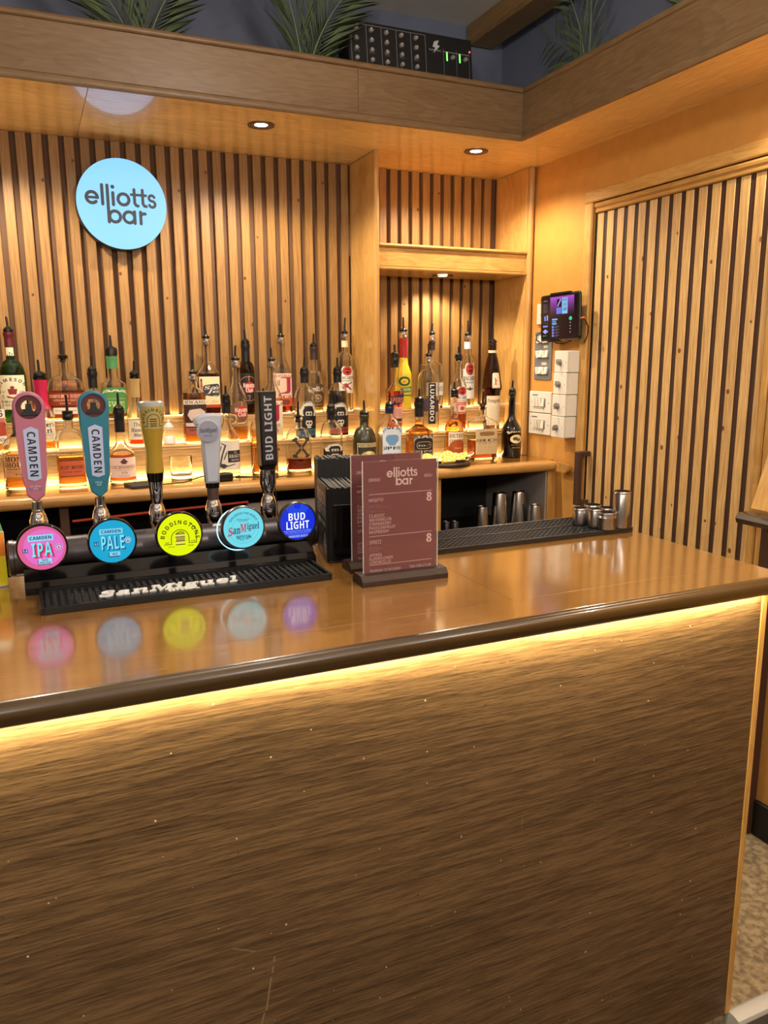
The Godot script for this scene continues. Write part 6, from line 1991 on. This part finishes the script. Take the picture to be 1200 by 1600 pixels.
func build_bottles():
	for row in BOTTLES:
		var k: Array = KINDS[row[0]]
		var mm := func(i: int) -> float: return row[i] / 1000.0
		var R: float = mm.call(3)
		var squash: float = k[2]
		if row[1] == 2:
			squash = minf(squash, 0.042 / R)
		else:
			squash = minf(squash, 0.049 / R)
		var H: float = mm.call(5)
		var rn: float = mm.call(8)
		var prof := bottle_profile(k[3], R, k[1], mm.call(7), mm.call(6), H, rn)
		var z: float = TIER_Z[row[1]]
		var t := thing(k[0], k[9], "bottle", Vector3(mm.call(2), TIER_Y[row[1]] + 0.0005, z), rng.randf_range(-0.12, 0.06), "spirit bottles behind the bar")
		var st := begin()
		var rings := []
		var sq := func(q: float) -> float: return lerpf(q, q * squash, clampf((q - rn) / maxf(R - rn, 0.001) * 1.4, 0, 1))
		for q in prof:
			rings.append(ring(q[0], sq.call(q[0]), q[1], q[2], 36))
		var hollow: bool = k[4] == "clear_glass"
		var wall := 0.003
		if hollow:   # the inner face, from the mouth down to the thick base
			var floor_y := 0.010
			rings.append(ring(rn - 0.0035, rn - 0.0035, H, 2.0, 36))
			for i in range(prof.size() - 1, -1, -1):
				var q: Array = prof[i]
				if q[1] < H - 0.02 and q[1] > floor_y:
					var w: float = minf(q[0], 1.0) - wall
					rings.append(ring(w, sq.call(q[0]) - wall, q[1] - (0.002 if q[1] > row[7] / 1000.0 else 0.0), q[2], 36))
			var low := profile_at(prof, floor_y)
			rings.append(ring(low[0] - wall * 1.6, sq.call(low[0]) - wall * 1.6, floor_y, low[1], 36))
		loft(st, rings, [], true, hollow)
		part("glass", done(st), mats["bottle_glass" if hollow else k[4]], t)
		# liquid, just inside the glass
		if k[5] != "" and row[9] > 0:
			var lv: float = mm.call(9)
			var lr := []
			var ys := [0.0106, 0.014]
			for q in prof:
				if q[1] > 0.016 and q[1] < lv - 0.003:
					ys.append(q[1])
			ys.append(lv)
			for y in ys:
				var a := profile_at(prof, y)
				var cut: float = wall + (0.0022 if y < 0.012 else 0.0005)
				lr.append(ring(a[0] - cut, sq.call(a[0]) - cut, y, a[1], 36))
			var ls := begin()
			loft(ls, lr, [], true, true)
			part("liquid", done(ls), mats[k[5]], t)
		# neck wrap
		if k[6] != "" and row[10] > 0:
			var y0: float = mm.call(11)
			var y1: float = mm.call(10)
			var ws := []
			var extra := 0.0012
			for i in 7:
				var y := lerpf(y0, y1, i / 6.0)
				var a := profile_at(prof, y)
				ws.append([minf(a[0] + extra, R) if i < 5 else maxf(rn + 0.0026, a[0] + extra), y])
			part("neck_wrap", lathe_mesh(ws, 30, false, y1 > H - 0.004), mats[k[6]], t)
		pourer(t, H, mm.call(4), rn, k[7])
		# labels
		if row[12] > 0 and row[13] < row[12] and row[0] != 3:
			label_on(t, prof, squash, rn, R, mm.call(13), mm.call(12), k[8], row[0])
		match row[0]:
			34:
				label_on(t, prof, squash, rn, R, 0.02, 0.155, 62, 37)
			14:
				for s in [-1, 1]:
					part("ring_handle", tube_mesh(curve([Vector3(s * 0.016, 0.232, 0), Vector3(s * 0.032, 0.232, 0), Vector3(s * 0.040, 0.216, 0), Vector3(s * 0.034, 0.20, 0), Vector3(s * 0.022, 0.196, 0)], 14), 0.004, -1, 9), mats.glass_solid, t)
			8:
				var e := part("embossed_name", text_mesh("FRONTIER", 0.016, 0.001, true), mats.clear_glass, t, Vector3(0, 0.13, R * squash * 1.0 + 0.001))
				e.name = "embossed_name"
			0:
				part("neck_label", wrap_mesh([[rn + 0.0008, H - 0.085], [rn + 0.0008, H - 0.055]], 2.0, 1.0, 50, Rect2(0.02, 0.004, 0.08, 0.02)), mats.label, t)


func label_on(t: Node3D, prof: Array, squash: float, rn: float, R: float, y0: float, y1: float, half: float, n: int):
	var lp := []
	var nn := 2.0
	for i in 6:
		var y := lerpf(y0, y1, i / 5.0)
		var a := profile_at(prof, y)
		lp.append([a[0] + 0.0007, y])
		nn = a[1] if i == 2 else nn
	part("label", wrap_mesh(lp, nn, (R * squash + 0.0007) / (R + 0.0007), half, label_uv(n)), mats.label, t)


# style: 0 black cone stopper, 1 steel collar with a black flange, 2 ribbed black stopper, 3 clear flared stopper, 4 black domed cap
func pourer(t: Node3D, H: float, tip: float, rn: float, style: int):
	var p: MeshInstance3D
	var r := maxf(rn, 0.012)
	match style:
		0:
			p = part("pourer", lathe_mesh([[r - 0.002, 0.0003], [r + 0.001, 0.002], [r + 0.001, 0.010], [r - 0.003, 0.014], [0.006, 0.020]], 26), mats.black_plastic, t, Vector3(0, H, 0))
		1:
			p = part("pourer", lathe_mesh([[r - 0.001, 0.0003], [r - 0.001, 0.006], [r + 0.003, 0.0065], [r + 0.003, 0.0085], [0.010, 0.0095], [0.006, 0.016]], 26), mats.black_plastic, t, Vector3(0, H, 0))
			part("steel_collar", lathe_mesh([[r + 0.0027, -0.028], [r + 0.0032, -0.026], [r + 0.0032, -0.018], [r + 0.0024, -0.017], [r + 0.0024, -0.012], [r + 0.0032, -0.011], [r + 0.0032, -0.003], [r + 0.0027, -0.001]], 28, false, false), mats.chrome, t, Vector3(0, H, 0))
		2:
			var q := []
			for i in 4:
				q += [[r - 0.001, 0.0003 + 0.0055 * i], [r + 0.0028 - 0.0008 * i, 0.0012 + 0.0055 * i], [r + 0.0028 - 0.0008 * i, 0.003 + 0.0055 * i], [r - 0.001, 0.004 + 0.0055 * i]]
			q.append([0.006, 0.026])
			p = part("pourer", lathe_mesh(q, 26), mats.black_plastic, t, Vector3(0, H, 0))
		3:
			p = part("pourer", lathe_mesh([[0.009, -0.022], [0.0115, -0.020], [0.0115, 0.0], [r + 0.002, 0.001], [r + 0.002, 0.003], [0.006, 0.008]], 26), mats.black_plastic, t, Vector3(0, H, 0))
		4:
			p = part("pourer", lathe_mesh([[r + 0.003, -0.022], [r + 0.0035, -0.008], [r + 0.001, 0.004], [0.006, 0.012]], 28), mats.black_plastic, t, Vector3(0, H, 0))
	var up := tip - H
	var lean := rng.randf_range(-0.002, 0.002)
	part("spout", tube_mesh([Vector3(0, 0.008, 0), Vector3(lean * 0.2, up * 0.5, 0), Vector3(lean, up - 0.006, 0.001), Vector3(lean * 1.3, up, 0.002)], 0.0052, 0.0032, 12), mats.black_plastic, p)


# ---------------------------------------------------------------- things on the orange wall
# each faces -x; local +z is out of the wall
func on_wall(called: String, label: String, category: String, y: float, z: float, x := 2.0995, group := "") -> Node3D:
	return thing(called, label, category, Vector3(x, y, z), -PI / 2, group)


func rocker(parent: Node, at: Vector3, w := 0.0145, h := 0.032, tilt := 0.12):
	part("rocker", box_mesh(Vector3(-w / 2, -h / 2, 0), Vector3(w / 2, h / 2, 0.006), 0.001), mats.white_plastic, parent, at, Vector3(tilt, 0, 0))


func build_wall_things():
	# local x runs towards -z?  turn -90 degrees: local x -> world z, local z -> world -x
	for k in [[1.374, "upper white four-gang light switch below the grey plate"], [1.2765, "lower white four-gang light switch just above the back counter"]]:
		var t := on_wall("light_switch", k[1], "switch", k[0], -2.962, 2.0995, "white four-gang switches")
		part("plate", prism_mesh(round_rect(0.166, 0.094, 0.004), 0.0, 0.010, 0.002), mats.white_plastic, t)
		part("rocker_frame", prism_mesh(round_rect(0.094, 0.040, 0.001), 0.0101, 0.0108, 0.0002), mats.switch_grey, t, Vector3(-0.004, -0.002, 0))
		for i in 4:
			rocker(t, Vector3(-0.036 + 0.0222 * i - 0.004, -0.002, 0.0105), 0.019, 0.036, 0.1 if i < 3 else -0.1)
			part("small_mark", print_box(0.012, 0.0025), mats.mark_dark, t, Vector3(-0.036 + 0.0222 * i - 0.004, -0.029, 0.0102))
		part("maker_mark", text_mesh("CRABTREE", 0.009, 0.0004), mats.mark_dark, t, Vector3(-0.038, 0.030, 0.0103))
		for x in [-0.066, 0.066]:
			part("screw", lathe_mesh([[0.0028, 0.0], [0.0022, 0.0008]], 14), mats.screw, t, Vector3(x, -0.002, 0.0101), Vector3(PI / 2, 0, 0))
	# grey metal plate with three rows of switches
	var g := on_wall("switch_plate", "grey metal plate with rows of white switches partly behind the tablet", "switch", 1.577, -2.960)
	part("plate", prism_mesh(round_rect(0.128, 0.210, 0.008), 0.0, 0.004, 0.001), mats.grey_plate, g)
	for row in [0.072, 0.008, -0.064]:
		for i in 4:
			part("rocker", box_mesh(Vector3(-0.0095, -0.0155, 0), Vector3(0.0095, 0.0155, 0.009), 0.0015), mats.white_plastic, g, Vector3(-0.034 + 0.0225 * i, row, 0.0045), Vector3(0.15 if i % 2 == 0 else -0.15, 0, 0))
	part("tape_label", print_box(0.038, 0.012), mats.tape, g, Vector3(0.012, -0.034, 0.0042))
	part("tape_label", print_box(0.030, 0.010), mats.tape, g, Vector3(0.020, 0.040, 0.0042))
	for x in [-0.054, 0.054]:
		for y in [-0.06, 0.01, 0.07]:
			part("screw", lathe_mesh([[0.0028, 0.0], [0.0022, 0.0008]], 14), mats.screw, g, Vector3(x, y, 0.0041), Vector3(PI / 2, 0, 0))
	# single plate with a round knob, half hidden by the tablet
	var s := on_wall("dimmer_plate", "single white plate with a small knob left of the tablet", "switch", 1.758, -2.966)
	part("plate", prism_mesh(round_rect(0.086, 0.088, 0.005), 0.0, 0.009, 0.002), mats.white_plastic, s)
	part("knob", lathe_mesh([[0.010, 0.0], [0.009, 0.010], [0.008, 0.011]], 24), mats.switch_grey, s, Vector3(0.01, -0.004, 0.0091), Vector3(PI / 2, 0, 0))
	# four deep boxes with volume knobs, one under another
	var names := ["topmost of the four stacked white volume boxes", "second from the top of the stacked white volume boxes", "third from the top of the stacked white volume boxes", "lowest of the four stacked white volume boxes"]
	for i in 4:
		var b := on_wall("volume_control", names[i], "control box", 1.553 - 0.0906 * i, -2.735 - 0.003 * i, 2.0995, "stacked white volume boxes")
		part("back_box", prism_mesh(round_rect(0.090, 0.089, 0.004), 0.0, 0.062, 0.001), mats.white_plastic, b)
		part("front_plate", prism_mesh(round_rect(0.090, 0.089, 0.004), 0.0622, 0.072, 0.002), mats.white_plastic, b)
		var kn := part("knob", lathe_mesh([[0.013, 0.0], [0.0125, 0.004], [0.0085, 0.005], [0.008, 0.016], [0.007, 0.017]], 26), mats.switch_grey, b, Vector3(-0.004, -0.002, 0.0721), Vector3(PI / 2, 0, 0))
		part("pointer", box_mesh(Vector3(-0.0032, 0.006, -0.0125), Vector3(0.0032, 0.0185, 0.0125), 0.001), mats.switch_grey, kn, Vector3.ZERO, Vector3(0, 0.5 - 0.3 * i, 0))
		for m in 7:
			var a := deg_to_rad(210 - 40.0 * m)
			part("scale_mark", lathe_mesh([[0.0011, 0.0], [0.0009, 0.0004]], 8), mats.mark_dark, b, Vector3(-0.004 + cos(a) * 0.024, -0.002 + sin(a) * 0.024, 0.0721), Vector3(PI / 2, 0, 0))
		for x in [-0.034, 0.034]:
			part("screw", lathe_mesh([[0.0024, 0.0], [0.002, 0.0006]], 12), mats.screw, b, Vector3(x, -0.004, 0.0721), Vector3(PI / 2, 0, 0))
	# the tablet on its bracket, turned a little towards the bar
	var t := thing("tablet", "black tablet showing a violet music screen on a wall bracket", "tablet", Vector3(2.040, 1.735, -2.772), -PI / 2)
	t.rotation = Vector3(0.02, -PI / 2 + 0.05, 0.02)
	part("case", prism_mesh(round_rect(0.252, 0.186, 0.012), -0.012, 0.0, 0.003), mats.black_plastic, t)
	part("bezel", prism_mesh(round_rect(0.256, 0.190, 0.013), -0.008, -0.003, 0.001), mats.black_gloss, t)
	part("screen", print_mesh(0.226, 0.166), mats.screen_glow, t, Vector3(-0.006, 0, 0.0006))
	part("clamp", box_mesh(Vector3(-0.06, 0.0935, -0.018), Vector3(0.06, 0.1005, 0.004), 0.002), mats.black_plastic, t)
	part("clamp", box_mesh(Vector3(-0.07, -0.1005, -0.018), Vector3(-0.01, -0.0935, 0.004), 0.002), mats.black_plastic, t)
	part("bracket", box_mesh(Vector3(-0.02, -0.02, -0.05), Vector3(0.02, 0.02, -0.0125), 0.004), mats.black_plastic, t)
	part("plug", tube_mesh([Vector3(0.1285, -0.012, -0.006), Vector3(0.150, -0.012, -0.006)], 0.0055, 0.005, 12), mats.copper, t)
	for k in [[[Vector3(2.040, 1.722, -2.622), Vector3(2.047, 1.716, -2.610), Vector3(2.06, 1.69, -2.608), Vector3(2.075, 1.655, -2.63), Vector3(2.085, 1.63, -2.66)], "black lead looping from the tablet's plug"], [[Vector3(2.06, 1.655, -2.87), Vector3(2.065, 1.632, -2.83), Vector3(2.07, 1.626, -2.78), Vector3(2.07, 1.637, -2.73)], "black lead sagging under the tablet"], [[Vector3(2.075, 1.68, -2.94), Vector3(2.065, 1.668, -2.965), Vector3(2.07, 1.645, -2.975), Vector3(2.09, 1.635, -2.97)], "black lead curling left of the tablet over the grey plate"]]:
		var c := part("cable", tube_mesh(curve(k[0], 24), 0.0026, -1, 8), mats.cable, self)
		tag(c, k[1], "cable", "black leads round the tablet")
	# round lit sign on the slats
	var sg := thing("round_sign", "round glowing pale blue sign with the bar's name in dark letters", "sign", Vector3(0.379, 2.145, -3.3245))
	part("drum", lathe_mesh([[0.153, 0.0], [0.163, 0.002], [0.163, 0.066], [0.161, 0.068]], 72, true, false), mats.ink, sg, Vector3.ZERO, Vector3(PI / 2, 0, 0))
	part("lit_face", disc_mesh(0.1625, Rect2(0, 0, 1, 1), 72), mats.sign_face, sg, Vector3(0, 0, 0.0682), Vector3(0, 0, 0))


func print_box(w: float, h: float) -> ArrayMesh:
	return box_mesh(Vector3(-w / 2, -h / 2, 0), Vector3(w / 2, h / 2, 0.0004), 0.0)


# ---------------------------------------------------------------- things standing on top of the soffit
func frond(p: Node, length: float, bend: float, leaf: float, count: int, material: Material, at: Vector3, rot: Vector3):
	var st := begin()
	var rib := []
	for i in 13:
		var u := i / 12.0
		rib.append(Vector3(bend * u * u, length * u * (1.0 - 0.25 * u * absf(bend) / length), 0))
	tube(st, rib, 0.0035, 0.001, 6)
	for i in count:
		var u := 0.12 + 0.86 * i / count
		var k := int(u * 12)
		var base: Vector3 = rib[k].lerp(rib[mini(k + 1, 12)], u * 12 - k)
		var dir: Vector3 = (rib[mini(k + 1, 12)] - rib[k]).normalized()
		for s in [-1.0, 1.0]:
			var side: Vector3 = Vector3(-dir.y, dir.x, 0) * s
			var L := leaf * (0.55 + 0.6 * sin(PI * clampf(u * 0.85 + 0.12, 0, 1)))
			var d: Vector3 = (dir * 0.9 + side * (0.75 - 0.3 * u) + Vector3(0, 0, rng.randf_range(-0.25, 0.25))).normalized()
			var w: Vector3 = d.cross(Vector3(0, 0, 1)).normalized() * 0.0052
			var tip: Vector3 = base + d * L + Vector3(0, -0.12 * L, 0)
			var mid: Vector3 = base + d * L * 0.45
			var fold := Vector3(0, 0, 0.0028)
			quad(st, base, mid + w, tip, mid + fold, Vector2.ZERO, Vector2.ZERO, Vector2.ZERO, Vector2.ZERO, 50 + i)
			quad(st, base, mid + fold, tip, mid - w, Vector2.ZERO, Vector2.ZERO, Vector2.ZERO, Vector2.ZERO, 90 + i)
			quad(st, base, mid - w, tip, mid + w, Vector2.ZERO, Vector2.ZERO, Vector2.ZERO, Vector2.ZERO, -1)
	part("frond", done(st), material, p, at, rot)


func palm(at: Vector3, label: String, material: Material, fronds: Array):
	var t := thing("palm", label, "plant", at, 0.0, "palms on top of the soffit")
	part("pot", lathe_mesh([[0.05, 0.0], [0.062, 0.07], [0.065, 0.08], [0.058, 0.08], [0.055, 0.07]], 24), mats.black_plastic, t)
	for f in fronds:
		frond(t, f[0], f[1], f[2], f[3], material, Vector3(0, 0.07, 0), f[4])


func build_top_things():
	var t := thing("audio_mixer", "dark rack audio mixer with rows of knobs standing on the soffit", "mixer", Vector3(1.452, 2.4525, -2.975), 0.0)
	t.rotation = Vector3(-0.12, 0.0, 0.0)
	part("case", box_mesh(Vector3(-0.25, 0.002, -0.10), Vector3(0.29, 0.375, 0.0), 0.004), mats.black_plastic, t)
	part("panel_print", print_mesh(0.53, 0.33), mats.mixer_print, t, Vector3(0.02, 0.205, 0.0006))
	var knob := lathe_mesh([[0.0085, 0.0], [0.008, 0.010], [0.006, 0.011]], 16)
	for c in 5:
		for r in 4:
			var kn := part("knob", knob, mats.cabinet_grey, t, Vector3(-0.216 + 0.063 * c, 0.342 - 0.036 * r, 0.0012), Vector3(PI / 2, 0, 0))
			part("pointer", box_mesh(Vector3(-0.0008, 0.0112, -0.0075), Vector3(0.0008, 0.0118, 0.0), 0.0), mats.wrap_white, kn, Vector3.ZERO, Vector3(0, 0.7 - 0.45 * c + 0.3 * r, 0))
		for r in 2:
			for x in [-0.012, 0.012]:
				part("button", block(Vector3(0.018, 0.007, 0.006), 0.0012), mats.cabinet_grey, t, Vector3(-0.216 + 0.063 * c + x, 0.196 - 0.016 * r, 0.004))
	for c in 2:
		for r in 2:
			part("knob", knob, mats.cabinet_grey, t, Vector3(0.198 + 0.058 * c, 0.292 - 0.09 * r, 0.0012), Vector3(PI / 2, 0, 0))
			part("level_light", block(Vector3(0.006, 0.034, 0.002), 0.0005), mats.led_green, t, Vector3(0.174 + 0.058 * c, 0.278 - 0.09 * r, 0.0012))
	part("power_light", lathe_mesh([[0.004, 0.0], [0.003, 0.003]], 12), mats.led_red, t, Vector3(0.278, 0.326, 0.0012), Vector3(PI / 2, 0, 0))
	palm(Vector3(1.02, 2.4525, -2.98), "dark palm fronds on the soffit left of the audio mixer", mats.leaf_green, [[0.46, 0.16, 0.20, 22, Vector3(0.1, 0, -0.1)], [0.44, -0.12, 0.20, 22, Vector3(0.05, 0.6, 0.15)], [0.40, 0.10, 0.18, 20, Vector3(0.2, 1.2, -0.4)]])
	palm(Vector3(1.96, 2.4525, -2.56), "pale green palm fronds at the corner of the soffit", mats.leaf_green, [[0.42, 0.13, 0.17, 8, Vector3(0, 1.57, 0.0)], [0.44, 0.26, 0.19, 8, Vector3(0.0, 1.45, -0.25)], [0.36, 0.20, 0.16, 7, Vector3(0.1, 1.35, -0.6)], [0.40, 0.05, 0.14, 7, Vector3(0.0, 1.65, 0.15)]])
	palm(Vector3(1.97, 2.4525, -2.02), "dark feathery palm fronds on the side soffit", mats.leaf_green, [[0.5, 0.14, 0.24, 34, Vector3(0, 1.57, -0.1)], [0.46, -0.16, 0.24, 34, Vector3(0, 1.5, 0.15)], [0.44, 0.02, 0.22, 34, Vector3(0.2, 1.4, 0.05)]])
	palm(Vector3(0.45, 2.4525, -3.02), "dim palm fronds on the soffit above the round sign", mats.leaf_green, [[0.4, 0.12, 0.2, 20, Vector3(0.1, 0.2, -0.1)], [0.4, -0.14, 0.2, 20, Vector3(0.0, 0.1, 0.2)]])
